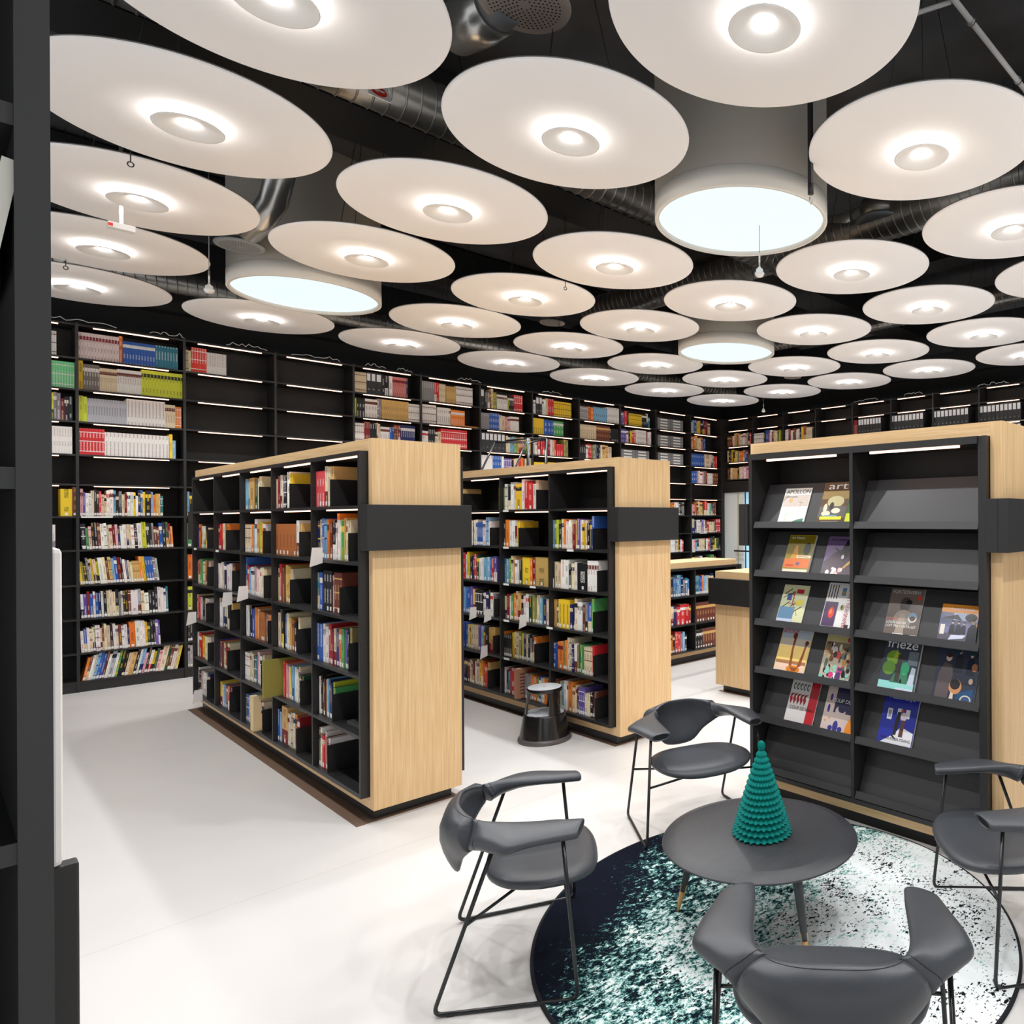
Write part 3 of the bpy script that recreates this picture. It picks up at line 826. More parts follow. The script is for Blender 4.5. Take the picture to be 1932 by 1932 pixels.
# ---------------------------------------------------------------- low oak counters
def counter(label, x0, x1, y0, y1, band_x, ux, book_side):
    t = empty('low_oak_bookcase', ((x0 + x1) / 2, (y0 + y1) / 2, 0), label, 'bookcase')
    def P(mb, nm, mat, **k):
        bmesh.ops.translate(mb.bm, verts=mb.bm.verts, vec=(-(x0 + x1) / 2, -(y0 + y1) / 2, 0))
        return mb.build(nm, mat, t, **k)
    P(MB().box(x0, x1, y0, y1, 1.150, 1.217), 'oak_top', 'oakx')
    P(MB().box(x0, x0 + 0.05, y0, y1, 0.08, 1.15), 'oak_end_panel', 'oakv')
    P(MB().box(x1 - 0.05, x1, y0, y1, 0.08, 1.15), 'oak_end_panel', 'oakv')
    P(MB().box(x0 + 0.05, x1 - 0.05, y0, y1, 0.08, 0.136), 'oak_base', 'oakx')
    P(MB().box(x0 + 0.08, x1 - 0.08, y0 + 0.03, y1 - 0.03, 0, 0.08), 'plinth', 'black')
    ym = (y0 + y1) / 2
    P(MB().box(x0 + 0.05, x1 - 0.05, ym - 0.01, ym + 0.01, 0.136, 1.15), 'back_panel', 'blackin')
    ya, yb = y0 - 0.047, ym - 0.011
    P(MB().box(ux[0] - 0.012, ux[0] + 0.010, ya, yb, 0.1365, 1.1495), 'side_panel', 'black')
    P(MB().box(ux[-1] - 0.010, ux[-1] + 0.012, ya, yb, 0.1365, 1.1495), 'side_panel', 'black')
    P(MB().box(ux[0] + 0.01, ux[-1] - 0.01, ya, yb, 1.122, 1.1495), 'top_panel', 'black')
    P(MB().box(ux[0] + 0.01, ux[-1] - 0.01, ya, yb, 0.1365, 0.150), 'bottom_panel', 'black')
    for u in ux[1:-1]:
        P(MB().box(u - 0.009, u + 0.009, ya + 0.001, yb, 0.150, 1.122), 'upright', 'black')
    for q in range(len(ux) - 1):
        for z in (0.815, 0.475):
            P(MB().box(ux[q] + 0.01, ux[q + 1] - 0.01, ya + 0.002, yb, z - 0.02, z), 'shelf', 'black')
    for xe in band_x:
        s = -1 if xe == x0 else 1
        xo = xe + s * 0.055
        mb = MB().box(min(xe, xo), max(xe, xo), y0 - 0.047, y1 + 0.047, 0.892, 1.149)
        P(mb, 'black_band', 'blackband', bevel=0.002)
    return t


counter('low oak counter bookcase with blue, red and old brown books, behind the tall bookcases', 4.35, 6.845, 6.25, 6.80, (6.845,), [4.50, 5.27, 6.055, 6.80], -1)
counter('low oak counter end with a black band, just behind the magazine rack', 5.146, 8.10, 4.42, 4.985, (5.146,), [5.25, 6.0, 6.8, 7.6, 7.99], -1)
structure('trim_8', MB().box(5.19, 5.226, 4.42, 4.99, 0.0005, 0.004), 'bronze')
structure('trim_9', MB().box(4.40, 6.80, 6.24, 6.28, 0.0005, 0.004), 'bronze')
t = empty('white_cup', (5.78, 6.50, 1.217), 'small white cup with a dark mark on the low counter top', 'cup')
MB().lathe([(0.0001, 0), (0.028, 0), (0.040, 0.045), (0.045, 0.075), (0.041, 0.075), (0.030, 0.01), (0.0001, 0.01)], n=32).build('cup_body', 'white', t)
MB().tube([(0.040, 0, 0.06), (0.065, 0, 0.055), (0.062, 0, 0.03), (0.036, 0, 0.022)], 0.005, 8).build('handle', 'white', t)

# ---------------------------------------------------------------- books
PAL = {'w': (236, 230, 224), 'c': (226, 206, 172), 'k': (34, 32, 34), 'r': (206, 44, 48), 'R': (132, 26, 36), 'b': (46, 92, 170), 'B': (30, 40, 92),
       'y': (238, 196, 44), 'o': (232, 128, 44), 'g': (84, 160, 92), 'G': (36, 78, 58), 'p': (226, 168, 170), 'm': (112, 56, 44), 't': (212, 170, 100),
       'a': (138, 134, 134), 'l': (128, 176, 206), 'v': (104, 84, 158), 'T': (46, 118, 138), 'L': (206, 212, 58), 's': (186, 184, 190), 'O': (134, 128, 72), 'f': (178, 104, 52)}
NAME = {'w': 'white', 'c': 'cream', 'k': 'black', 'r': 'red', 'R': 'dark red', 'b': 'blue', 'B': 'navy blue', 'y': 'yellow', 'o': 'orange', 'g': 'green', 'G': 'dark green',
        'p': 'pink', 'm': 'brown', 't': 'tan', 'a': 'grey', 'l': 'light blue', 'v': 'purple', 'T': 'teal', 'L': 'lime yellow', 's': 'silver grey', 'O': 'olive', 'f': 'brown leather'}
SETS = {('L', 1, 1, 'p'): (226, 208, 204), ('L', 1, 2, 'a'): (120, 112, 104), ('L', 2, 1, 'r'): (224, 60, 46), ('L', 0, 2, 'g'): (122, 214, 148), ('A', 5, 1, 'r'): (216, 76, 80),
        ('A', 2, 3, 'p'): (176, 84, 130), ('L', 4, 1, 'p'): (206, 124, 118), ('K', 1, 1, 'b'): (74, 130, 178)}
INK = {'w': 'mrkBa', 'c': 'mkRB', 'k': 'wwyc', 'r': 'wcw', 'R': 'cwt', 'b': 'wwc', 'B': 'wyc', 'y': 'kRk', 'o': 'wkR', 'g': 'wky', 'G': 'tyc', 'p': 'Rkm', 'm': 'tyc', 't': 'mkR',
       'a': 'wwk', 'l': 'BwR', 'v': 'wyw', 'T': 'wwc', 'L': 'kGO', 's': 'kBm', 'O': 'kcy', 'f': 'mmt'}


def book_material():
    m, t, p = new_mat('book_cover_board')
    p.inputs['Roughness'].default_value = 0.55
    p.inputs['Specular IOR Level'].default_value = 0.35
    ca = t.nodes.new('ShaderNodeAttribute'); ca.attribute_name = 'Col'
    ia = t.nodes.new('ShaderNodeAttribute'); ia.attribute_name = 'Ink'
    uv = t.nodes.new('ShaderNodeUVMap')
    sp = t.nodes.new('ShaderNodeSeparateXYZ')
    t.links.new(uv.outputs[0], sp.inputs[0])
    # lettering: coarse noise cells along the spine, inside the middle of its width
    mp = t.nodes.new('ShaderNodeMapping'); mp.inputs['Scale'].default_value = (6.0, 420, 1)
    t.links.new(uv.outputs[0], mp.inputs[0])
    n = t.nodes.new('ShaderNodeTexNoise'); n.inputs['Scale'].default_value = 1.0; n.inputs['Detail'].default_value = 1
    t.links.new(mp.outputs[0], n.inputs['Vector'])
    g = t.nodes.new('ShaderNodeMath'); g.operation = 'GREATER_THAN'; g.inputs[1].default_value = 0.52
    t.links.new(n.outputs['Fac'], g.inputs[0])
    # inside the lettering box: |u-0.5| < 0.24 and u > -0.5
    a1 = t.nodes.new('ShaderNodeMath'); a1.operation = 'SUBTRACT'; a1.inputs[1].default_value = 0.5
    a2 = t.nodes.new('ShaderNodeMath'); a2.operation = 'ABSOLUTE'
    a3 = t.nodes.new('ShaderNodeMath'); a3.operation = 'LESS_THAN'; a3.inputs[1].default_value = 0.20
    t.links.new(sp.outputs[0], a1.inputs[0]); t.links.new(a1.outputs[0], a2.inputs[0]); t.links.new(a2.outputs[0], a3.inputs[0])
    n2 = t.nodes.new('ShaderNodeTexNoise'); n2.inputs['Scale'].default_value = 1.0; n2.inputs['Detail'].default_value = 0
    mp2 = t.nodes.new('ShaderNodeMapping'); mp2.inputs['Scale'].default_value = (0.0, 11, 1)
    t.links.new(uv.outputs[0], mp2.inputs[0]); t.links.new(mp2.outputs[0], n2.inputs['Vector'])
    g2 = t.nodes.new('ShaderNodeMath'); g2.operation = 'GREATER_THAN'; g2.inputs[1].default_value = 0.50
    t.links.new(n2.outputs['Fac'], g2.inputs[0])
    m1 = t.nodes.new('ShaderNodeMath'); m1.operation = 'MULTIPLY'
    m2 = t.nodes.new('ShaderNodeMath'); m2.operation = 'MULTIPLY'
    t.links.new(g.outputs[0], m1.inputs[0]); t.links.new(a3.outputs[0], m1.inputs[1])
    t.links.new(m1.outputs[0], m2.inputs[0]); t.links.new(g2.outputs[0], m2.inputs[1])
    mx = t.nodes.new('ShaderNodeMix'); mx.data_type = 'RGBA'
    t.links.new(m2.outputs[0], mx.inputs[0])
    t.links.new(ca.outputs['Color'], mx.inputs[6]); t.links.new(ia.outputs['Color'], mx.inputs[7])
    t.links.new(mx.outputs[2], p.inputs['Base Color'])
    return m


M['book'] = book_material()
M['pages'] = plain('page_edges', lin(226, 214, 190), 0.8, noise=0.08, scale=500, stretch=(1, 1, 0.02))
rng = random.Random(7)


class BK:
    """coloured, uv-mapped boxes for book covers"""
    def __init__(s):
        s.v, s.f, s.c, s.i, s.uv = [], [], [], [], []

    def quadbox(s, mtx, x0, x1, y0, y1, z0, z1, col, ink, spine=None, off=0.0):
        b = len(s.v)
        for x in (x0, x1):
            for y in (y0, y1):
                for z in (z0, z1):
                    s.v.append(mtx @ Vector((x, y, z)))
        for k, q in enumerate(((0, 1, 3, 2), (4, 6, 7, 5), (0, 4, 5, 1), (2, 3, 7, 6), (0, 2, 6, 4), (1, 5, 7, 3))):
            s.f.append([b + j for j in q])
            s.c.append(col); s.i.append(ink)
            if spine and k == 2:
                s.uv.append([(0, z0 + off), (1, z0 + off), (1, z1 + off), (0, z1 + off)])
            else:
                s.uv.append([(-1, 0)] * 4)

    def build(s, name, mats, parent=None, flip=False):
        me = bpy.data.meshes.new(name)
        me.from_pydata(s.v, [], s.f)
        ca = me.color_attributes.new('Col', 'FLOAT_COLOR', 'CORNER')
        ia = me.color_attributes.new('Ink', 'FLOAT_COLOR', 'CORNER')
        ul = me.uv_layers.new(name='UVMap')
        C_, I_, U_ = [], [], []
        for f, c, i, u in zip(s.f, s.c, s.i, s.uv):
            for q in range(4):
                C_.extend(c); I_.extend(i); U_.extend(u[q])
        ca.data.foreach_set('color', C_)
        ia.data.foreach_set('color', I_)
        ul.data.foreach_set('uv', U_)
        bm = bmesh.new(); bm.from_mesh(me)
        bmesh.ops.recalc_face_normals(bm, faces=bm.faces)
        bm.to_mesh(me); bm.free()
        me.materials.append(M[mats])
        o = bpy.data.objects.new(name, me)
        COL.objects.link(o)
        if parent is not None:
            o.parent = parent
        return o


# local book frame: x across the spine (0..w), y into the shelf (0 at spine), z up
def book_parts(bk, pg, lb, m, w, d, h, col, ink, style, off, sticker):
    e = 0.0022
    if style == 0:      # one colour
        bk.quadbox(m, 0, w, 0, e, 0, h, col, ink, True, off)
    elif style == 1:    # label block near the top in the ink colour
        bk.quadbox(m, 0, w, 0, e, 0, h * 0.72, col, ink, True, off)
        bk.quadbox(m, 0, w, 0, e, h * 0.72, h * 0.86, ink, col, True, off)
        bk.quadbox(m, 0, w, 0, e, h * 0.86, h, col, ink)
    elif style == 2:    # two tone
        bk.quadbox(m, 0, w, 0, e, 0, h * 0.38, ink, col, True, off)
        bk.quadbox(m, 0, w, 0, e, h * 0.38, h, col, ink, True, off)
    else:               # thin bands
        zs = [0, .12, .15, .5, .53, .84, .87, 1]
        for k in range(7):
            c = ink if k % 2 else col
            bk.quadbox(m, 0, w, 0, e, h * zs[k], h * zs[k + 1], c, ink, k % 2 == 0, off)
    bk.quadbox(m, 0, e, e, d, 0, h, col, ink)
    bk.quadbox(m, w - e, w, e, d, 0, h, col, ink)
    pg.quadbox(m, e, w - e, e, d - 0.004, 0.002, h - 0.004, (1, 1, 1, 1), (1, 1, 1, 1))
    if sticker:
        q = min(w * 0.86, 0.024) / 2
        lb.quadbox(m, w / 2 - q, w / 2 + q, -0.0006, 0.0, 0.008, 0.034, (1, 1, 1, 1), (1, 1, 1, 1))


UNIT = {
    'A': dict(axis='y', sgn=-1, front=1.648, ins=1, z=AZ, h=0.286, depth=0.20, name='near oak bookcase'),
    'C': dict(axis='y', sgn=-1, front=3.412, ins=1, z=AZ, h=0.286, depth=0.20, name='oak bookcase behind the stool'),
    'K': dict(axis='x', sgn=1, front=6.235, ins=1, z=[1.14, 0.815, 0.475, 0.150], h=0.30, depth=0.20, name='low oak counter'),
    'L': dict(axis='x', sgn=1, front=10.085, ins=1, z=LZ, h=0.30, depth=0.19, name='long wall shelving'),
    'R': dict(axis='y', sgn=-1, front=10.675, ins=1, z=RZ, h=0.29, depth=0.19, name='doorway wall shelving'),
}
BAYN = {'A': ['', 'farthest bay', 'second farthest bay', 'middle bay', 'second nearest bay', 'nearest bay'],
        'C': ['', '', '', 'third nearest bay', 'second nearest bay', 'nearest bay'],
        'K': ['', 'bay beside the tall case', 'bay nearer the door']}
LBAY = {0: 'wall bay behind dark post', 1: 'wall bay beside near bookcase', 2: 'wall bay with few journals', 4: 'wall bay of tan volumes', 5: 'wall bay of red volumes', 6: 'wall bay behind ladder',
        7: 'wall bay of blue folders', 8: 'wall bay of pale blue volumes', 9: 'last bay before archive boxes', 10: 'archive box bay', 11: 'wall bay in the corner'}
RBAY = {1: 'bay over the doorway', 2: 'bay of pale books beside doorway', 3: 'bay of cream books', 5: 'bay of red books and binders', 6: 'nine binder bay', 7: 'binder bay with red edged label', 8: 'bay above the rack corner'}
ORD = ['first', 'second', 'third', 'fourth', 'fifth', 'sixth', 'seventh', 'eighth', 'ninth', 'tenth', 'eleventh', 'twelfth', 'thirteenth', 'fourteenth', 'fifteenth',
       'sixteenth', 'seventeenth', 'eighteenth', 'nineteenth', 'twentieth']


def ordinal(n):
    if n < len(ORD):
        return ORD[n]
    return {2: 'twenty', 3: 'thirty', 4: 'forty'}[(n + 1) // 10] + ('' if (n + 1) % 10 == 0 else '-' + ORD[(n + 1) % 10 - 1])


def project(p):
    d = Vector(p) - Vector((0, 0, EYE))
    z = d.dot(fw)
    return (966 + SX + FPX * d.dot(rr) / z, 966 + SY - FPX * d.dot(uu) / z)


TOK = re.compile(r'(.)(\d?)(?:\*(\d+))?(?:\^([\d.]+))?$')
specs, binders, greyboxes = [], [], []
for (u, bay, row, plate, segs) in CELLS:
    U = UNIT[u]
    z0 = U['z'][row]
    lean = plate == 1 and u == 'L'
    n_in_cell = 0
    for (s0, s1, toks) in segs:
        if toks == '=':
            greyboxes.append((u, bay, row, s0, s1, z0)); continue
        items = []
        for tk in toks.split():
            ch, hh, rep, wt = TOK.match(tk).groups()
            rep = int(rep or 1)
            for _ in range(rep):
                items.append((ch, hh, float(wt or 1), rep))
        L = abs(s1 - s0)
        wts = [it[2] * (1 if it[3] > 3 else rng.uniform(0.75, 1.25)) for it in items]
        tot = sum(wts)
        x = 0
        sty = None
        last = None
        for (ch, hh, _, rep), wt in zip(items, wts):
            w = wt / tot * L
            if last != (ch, rep):
                setstyle = rng.choice([0, 0, 0, 1, 3]) if rep > 1 else None
                setoff = rng.uniform(0, 30)
                seth = rng.uniform(-0.008, 0.008)
            last = (ch, rep)
            same = rep > 2
            if ch == '#':
                binders.append((u, bay, row, s0 + U['sgn'] * x, w, z0))
                x += w
                continue
            H = U['h'] * (0.30 + 0.075 * float(hh or 7)) + (seth if same else rng.uniform(-0.012, 0.012))
            H = min(H, U['h'])
            c = SETS.get((u, bay, row, ch), PAL[ch])
            j = 0.0 if same else rng.uniform(-14, 14)
            col = lin(*[max(8, min(250, v + j + (0 if same else rng.uniform(-6, 6)))) for v in c])
            ink = lin(*PAL[rng.choice(INK[ch]) if not same else INK[ch][0]])
            st = setstyle if same else rng.choice([0, 0, 0, 0, 0, 0, 1, 1, 3, 2])
            off = setoff if same else rng.uniform(0, 30)
            dep = U['depth'] * (0.55 + 0.5 * H / U['h']) * (1 if same else rng.uniform(0.9, 1.0))
            ins = (0.0 if same else rng.uniform(0, 0.012))
            specs.append(dict(u=u, bay=bay, row=row, i=n_in_cell, ch=ch, s=s0 + U['sgn'] * x, w=max(0.004, w - 0.0008), d=dep, h=H, z=z0, col=col, ink=ink, st=st, off=off, ins=ins,
                              lean=(0.20 if lean else ({7: -0.05, 8: -0.10, 9: -0.03, 10: -0.04}.get(row, 0.0) if u == 'L' and bay == 1 else 0.0)), stick=(u in 'AC' or (u == 'L' and row > 5) or (u == 'K')) and rng.random() < 0.9))
            n_in_cell += 1
            x += w


def book_matrix(b):
    U = UNIT[b['u']]
    if U['axis'] == 'x':
        m = Matrix.Translation((b['s'], U['front'] + b['ins'], b['z']))
        if b['lean']:
            m = m @ Matrix.Translation((b['w'], 0, 0)) @ Matrix.Rotation(b['lean'], 4, 'Y') @ Matrix.Translation((-b['w'], 0, 0)) if False else m @ Matrix.Shear('XY', 4, (b['lean'], 0))
    else:
        # x runs toward -Y, y toward +X
        m = Matrix.Translation((U['front'] + b['ins'], b['s'], b['z'])) @ Matrix(((0, 1, 0, 0), (-1, 0, 0, 0), (0, 0, 1, 0), (0, 0, 0, 1)))
    return m


for b in specs:
    m = book_matrix(b)
    q = [project(m @ Vector(c)) for c in ((0, 0, 0), (b['w'], 0, 0), (b['w'], 0, b['h']), (0, 0, b['h']))]
    ar = abs(sum(q[k][0] * q[(k + 1) % 4][1] - q[(k + 1) % 4][0] * q[k][1] for k in range(4))) / 2
    cx, cy = q[0][0], q[0][1]
    hidden = not (95 < cx < 1932) or (b['u'] == 'C' and cx < 880) or (b['u'] == 'C' and b['row'] == 6 and 980 < cx < 1040)
    b['area'] = 0 if hidden else ar
specs.sort(key=lambda b: -b['area'])
rest = specs[300:]
big = specs[:300]
book_at = {}
for b in big:
    m = book_matrix(b)
    bk, pg, lb = BK(), BK(), BK()
    loc = m.translation.copy()
    m0 = Matrix.Translation(-loc) @ m
    book_parts(bk, pg, lb, m0, b['w'], b['d'], b['h'], b['col'], b['ink'], b['st'], b['off'], b['stick'])
    o = bk.build('book', 'book')
    o.location = loc
    pg.build('page_block', 'pages', o)
    if b['stick']:
        lb.build('spine_sticker', 'label', o)
    book_at[(b['u'], b['bay'], b['row'], b['i'])] = (o, b)
    sz = 'tall' if b['h'] > 0.262 else ('short' if b['h'] < 0.215 else 'medium')
    th = 'slim' if b['w'] < 0.022 else ('thick' if b['w'] > 0.038 else '')
    rown = ORD[b['row'] - 1] + ' shelf'
    if b['u'] in BAYN:
        place = '%s, %s of %s' % (rown, BAYN[b['u']][b['bay']], UNIT[b['u']]['name'])
    elif b['u'] == 'L':
        place = '%s, %s' % (rown, LBAY[b['bay']])
    else:
        place = '%s, %s' % (rown, RBAY[b['bay']])
    lab = '%s %s %s book, %s from left, %s' % (sz, th, NAME[b['ch']], ordinal(b['i']), place)
    lab = ' '.join(lab.split())
    while len(lab.split()) > 16:
        lab = lab.replace(sz + ' ', '', 1) if lab.startswith(sz) else lab.replace(' from left', '', 1)
        if not lab.startswith(sz) and ' from left' not in lab:
            break
    tag(o, lab, 'book', 'books on the %s shelf of %s bay %d' % (ORD[b['row'] - 1], UNIT[b['u']]['name'], b['bay']))

bk, pg, lb = BK(), BK(), BK()
for b in rest:
    book_parts(bk, pg, lb, book_matrix(b), b['w'], b['d'], b['h'], b['col'], b['ink'], b['st'], b['off'], b['stick'])
o = tag(bk.build('books', 'book'), 'the many smaller books in the more distant shelves', 'books', kind='stuff')
pg.build('page_blocks', 'pages', o)['kind'] = 'stuff'
lb.build('spine_stickers', 'label', o)['kind'] = 'stuff'

# lever arch binders
M['binder'] = plain('black_marbled_board', (0.03, 0.03, 0.032, 1), 0.6, noise=0.35, scale=220)
M['binderlabel'] = plain('binder_label_white', lin(240, 240, 242), 0.6)
cnt = {}
for (u, bay, row, s, w, z) in binders:
    U = UNIT[u]
    if U['axis'] == 'x':
        m = Matrix.Translation((s, U['front'], z))
    else:
        m = Matrix.Translation((U['front'], s, z)) @ Matrix(((0, 1, 0, 0), (-1, 0, 0, 0), (0, 0, 1, 0), (0, 0, 0, 1)))
    k = cnt[(u, bay, row)] = cnt.get((u, bay, row), 0) + 1
    H = 0.285
    o = MB().box(0.001, w - 0.001, 0, 0.26, 0, H).build('ring_binder', 'binder')
    o.matrix_world = m
    MB().box(w * 0.14, w * 0.86, -0.001, 0, H * 0.60, H * 0.93).build('spine_label', 'binderlabel', o)
    c = MB()
    c.tube([(w / 2 + 0.010 * math.cos(a), -0.0008, 0.06 + 0.010 * math.sin(a)) for a in [R(45 * q) for q in range(8)]], 0.0015, 4, closed=True)
    c.build('finger_ring', 'galv', o)
    where = '%s shelf, %s' % (ORD[row - 1], LBAY[bay] if u == 'L' else RBAY[bay])
    tag(o, 'black binder, white label, %s from left, %s' % (ordinal(k - 1), where), 'binder', 'black lever arch binders with white labels')

# grey archive boxes, two piles of four on each shelf
for (u, bay, row, s0, s1, z) in greyboxes:
    W = (s1 - s0) / 2
    for c in range(2):
        for k in range(4):
            o = MB().box(0, W - 0.006, 0, 0.24, 0, 0.052).build('archive_box', 'greybox')
            o.location = (s0 + c * W, 10.085, z + k * 0.0535)
            MB().box(W * 0.2, W * 0.75, -0.0012, 0, 0.014, 0.038).build('box_label', 'paper', o)
            tag(o, 'flat grey archive box, %s from bottom, %s pile, %s shelf, %s' % (ORD[k], 'left' if c == 0 else 'right', ORD[row - 1], LBAY[bay]), 'box', 'flat grey archive boxes')

def lettering(text, mat, mtx, width, parent):
    cu = bpy.data.curves.new('lettering', 'FONT')
    cu.body = text
    to = bpy.data.objects.new('lettering', cu)
    COL.objects.link(to)
    bpy.context.view_layer.update()
    me = bpy.data.meshes.new_from_object(to.evaluated_get(bpy.context.evaluated_depsgraph_get()))
    k = width / max(to.dimensions.x, 0.01)
    bpy.data.objects.remove(to)
    bpy.data.curves.remove(cu)
    me.transform(mtx @ Matrix.Scale(k, 4))
    me.name = 'title_lettering'
    me.materials.clear()
    me.materials.append(M[mat])
    to = bpy.data.objects.new('title_lettering', me)
    COL.objects.link(to)
    to.parent = parent
    return to


q_ = book_at.get(('A', 3, 3, 0))
if q_:
    o_, b_ = q_
    w_, h_ = b_['w'], b_['h']
    # cover faces -Y: letters run toward +X
    MB().box(0.004, 0.17, -w_ - 0.0008, -w_ - 0.0003, h_ - 0.034, h_ - 0.003).build('cover_band', 'binder', o_)
    lettering('DIE METROPOL', 'binderlabel', Matrix.Translation((0.01, -w_ - 0.0014, h_ - 0.026)) @ Matrix.Rotation(R(90), 4, 'X'), 0.15, o_)
for i_, tx_ in ((3, 'JOAN MIRO'),):
    q_ = book_at.get(('L', 1, 10, i_ + 1))
    if q_:
        o_, b_ = q_
        lettering(tx_, 'binder', Matrix.Translation((b_['w'] * 0.28, -0.0012, b_['h'] * 0.92)) @ Matrix.Rotation(R(90), 4, 'X') @ Matrix.Rotation(R(-90), 4, 'Z'), 0.13, o_)
# black bookends holding the rows in the two tall oak bookcases
for (u, bay, row, plate, segs) in CELLS:
    if u in 'AC' and plate > 1:
        U = UNIT[u]
        z = U['z'][row]
        t = empty('bookend', (U['front'] + 0.10, plate - 0.003, z), 'black bookend, %s shelf, %s, %s' % (ORD[row - 1], BAYN[u][bay], U['name']), 'bookend', 'black bookends holding the book rows')
        MB().box(-0.115, 0.09, -0.0015, 0.0015, 0.001, 0.168).build('upright_plate', 'black', t)
        MB().box(-0.115, 0.09, -0.10, 0.0, 0.0, 0.0012).build('foot_plate', 'black', t)

# books standing out of the rows or lying flat, and shelf signs
def cased_book(name, loc, size, col, label, rz=0, group=None, extra=None):
    w, d, h = size
    bk, pg, lb = BK(), BK(), BK()
    book_parts(bk, pg, lb, Matrix.Identity(4), w, d, h, lin(*col), lin(*col), 0, 3.3, False)
    o = bk.build(name, 'book')
    o.location = loc
    o.rotation_euler = (0, 0, rz)
    pg.build('page_block', 'pages', o)
    tag(o, label, 'book', group)
    return o


RZB = R(-90)
cased_book('book', (1.545, 5.925, 0.505), (0.030, 0.23, 0.262), (150, 142, 66), 'olive green book pulled far out of the fifth shelf of the near oak bookcase', RZB)
o = cased_book('book', (3.345, 5.70, 0.176), (0.045, 0.20, 0.262), (176, 122, 96), 'brown pink book with red lettering pulled out of the bottom shelf behind the stool', RZB)
b = MB()
for k in range(7):
    b.box(0.0452, 0.0458, 0.03 + 0.0 * k, 0.075 + 0.02 * (k % 2), 0.04 + 0.028 * k, 0.048 + 0.028 * k)
b.build('cover_lines', 'wire', o)
b = MB()
for k in range(9):
    b.box(0.0459, 0.0464, 0.10, 0.128, 0.03 + 0.023 * k, 0.046 + 0.023 * k)
b.build('red_lettering', 'red', o)
o = cased_book('book', (1.598, 6.42, 0.173), (0.075, 0.20, 0.262), (232, 206, 158), 'thick cream boxed book with an ink drawing, set forward on the bottom shelf', RZB)
b = MB()
b.lathe([(0.0001, 0), (0.022, 0)], n=20)
for v in b.bm.verts: v.co = Vector((0.0756, 0.075 + v.co.x, 0.075 + v.co.y))
b.tube([(0.0755, 0.12, 0.10), (0.0755, 0.14, 0.15), (0.0755, 0.10, 0.17), (0.0755, 0.13, 0.21)], 0.003, 5)
b.tube([(0.0755, 0.05, 0.22), (0.0755, 0.07, 0.18), (0.0755, 0.05, 0.13)], 0.004, 5)
b.tube([(0.0755, 0.11, 0.05), (0.0755, 0.13, 0.075), (0.0755, 0.115, 0.095)], 0.004, 5)
b.build('ink_drawing', 'wire', o)
o = MB().box(-0.10, 0.10, -0.13, 0.13, 0, 0.032).build('book', 'folder')
o.location = (1.76, 4.58, 0.506)
tag(o, 'brown book lying flat in the nearest bay of the near oak bookcase', 'book')
MB().box(-0.097, 0.103, -0.127, 0.127, 0.004, 0.028).build('page_block', 'pages', o)
o = MB().box(0.0, 0.235, 0, 0.18, 0, 0.020).build('book', plain('orange_board', lin(232, 140, 40), 0.6))
o.location = (5.14, 10.10, 3.1105)
tag(o, 'orange book lying flat next to the orange set on the wall', 'book')
MB().box(0.003, 0.237, 0.003, 0.177, 0.003, 0.017).build('page_block', 'pages', o)
# two parcels of tan paper on show above the bookends behind the stool
for (y, z, lb_) in ((5.47, 1.835, 'tan patterned booklet leaning in the top row behind the stool'), (4.86 + 0.55, 1.505, 'tan latticed booklet leaning over a bookend behind the stool')):
    pass

M['sign'] = plain('white_acrylic_sign', lin(250, 244, 238), 0.4)
for (x, y, z, lb_) in ((1.62, 8.14, 0.848, 'farthest bay, fourth shelf of the near oak bookcase'), (1.62, 7.93, 0.172, 'bottom shelf, far end of near oak bookcase'),
                       (1.62, 6.98, 1.10, 'between the second and middle bays, under purple books'), (1.62, 6.55, 1.175, 'middle bay, beside the blue spines'),
                       (1.62, 4.98, 1.505, 'nearest bay, in front of the blue books'),
                       (3.382, 6.42, 0.848, 'fourth shelf behind the stool, farther one'), (3.382, 6.15, 0.848, 'fourth shelf behind the stool, middle one'),
                       (3.382, 5.56, 0.848, 'fourth shelf by the green spine behind the stool'), (3.382, 6.22, 0.505, 'fifth shelf beside the tan volumes behind the stool')):
    b = MB()
    v0 = [b.bm.verts.new((q[0], -0.0015, q[1])) for q in ((0, -0.022), (-0.072, -0.045), (-0.058, 0.075), (0.0, 0.075), (0.0, 0.003))]
    v1 = [b.bm.verts.new((q[0], 0.0015, q[1])) for q in ((0, -0.022), (-0.072, -0.045), (-0.058, 0.075), (0.0, 0.075), (0.0, 0.003))]
    b.bm.faces.new(v0); b.bm.faces.new(v1[::-1])
    for q in range(5):
        b.bm.faces.new((v0[q], v0[(q + 1) % 5], v1[(q + 1) % 5], v1[q]))
    o = b.build('shelf_sign', 'sign')
    o.location = (x, y, z)
    tag(o, 'white plastic sign sticking out, ' + lb_, 'sign', 'white signs standing out of the shelves')
strips = []
for (y, row) in ((5.93, 1), (5.93, 2), (5.93, 3), (5.93, 4), (5.93, 5), (4.95, 2), (5.50, 3), (5.25, 4)):
    strips.append((3.3815, y, AZ[row], 'y', 'the %s shelf edge, %s bay behind the stool' % (ORD[row - 1], 'second nearest' if y > 5.8 else ('middle of second nearest' if y > 5.2 else 'nearest'))))
strips.append((1.6185, 8.2, AZ[2], 'y', 'edge of the second shelf, farthest bay, near oak bookcase'))
strips.append((1.6185, 7.46, AZ[2], 'y', 'edge of the second shelf, second farthest bay, near oak bookcase'))
for (x, y, z, ax, lb_) in strips:
    tag(MB().box(x - 0.001, x, y - 0.09, y, z - 0.019, z - 0.001).build('shelf_label', 'paper'), 'white paper label on ' + lb_, 'label', 'white paper labels on shelf edges')
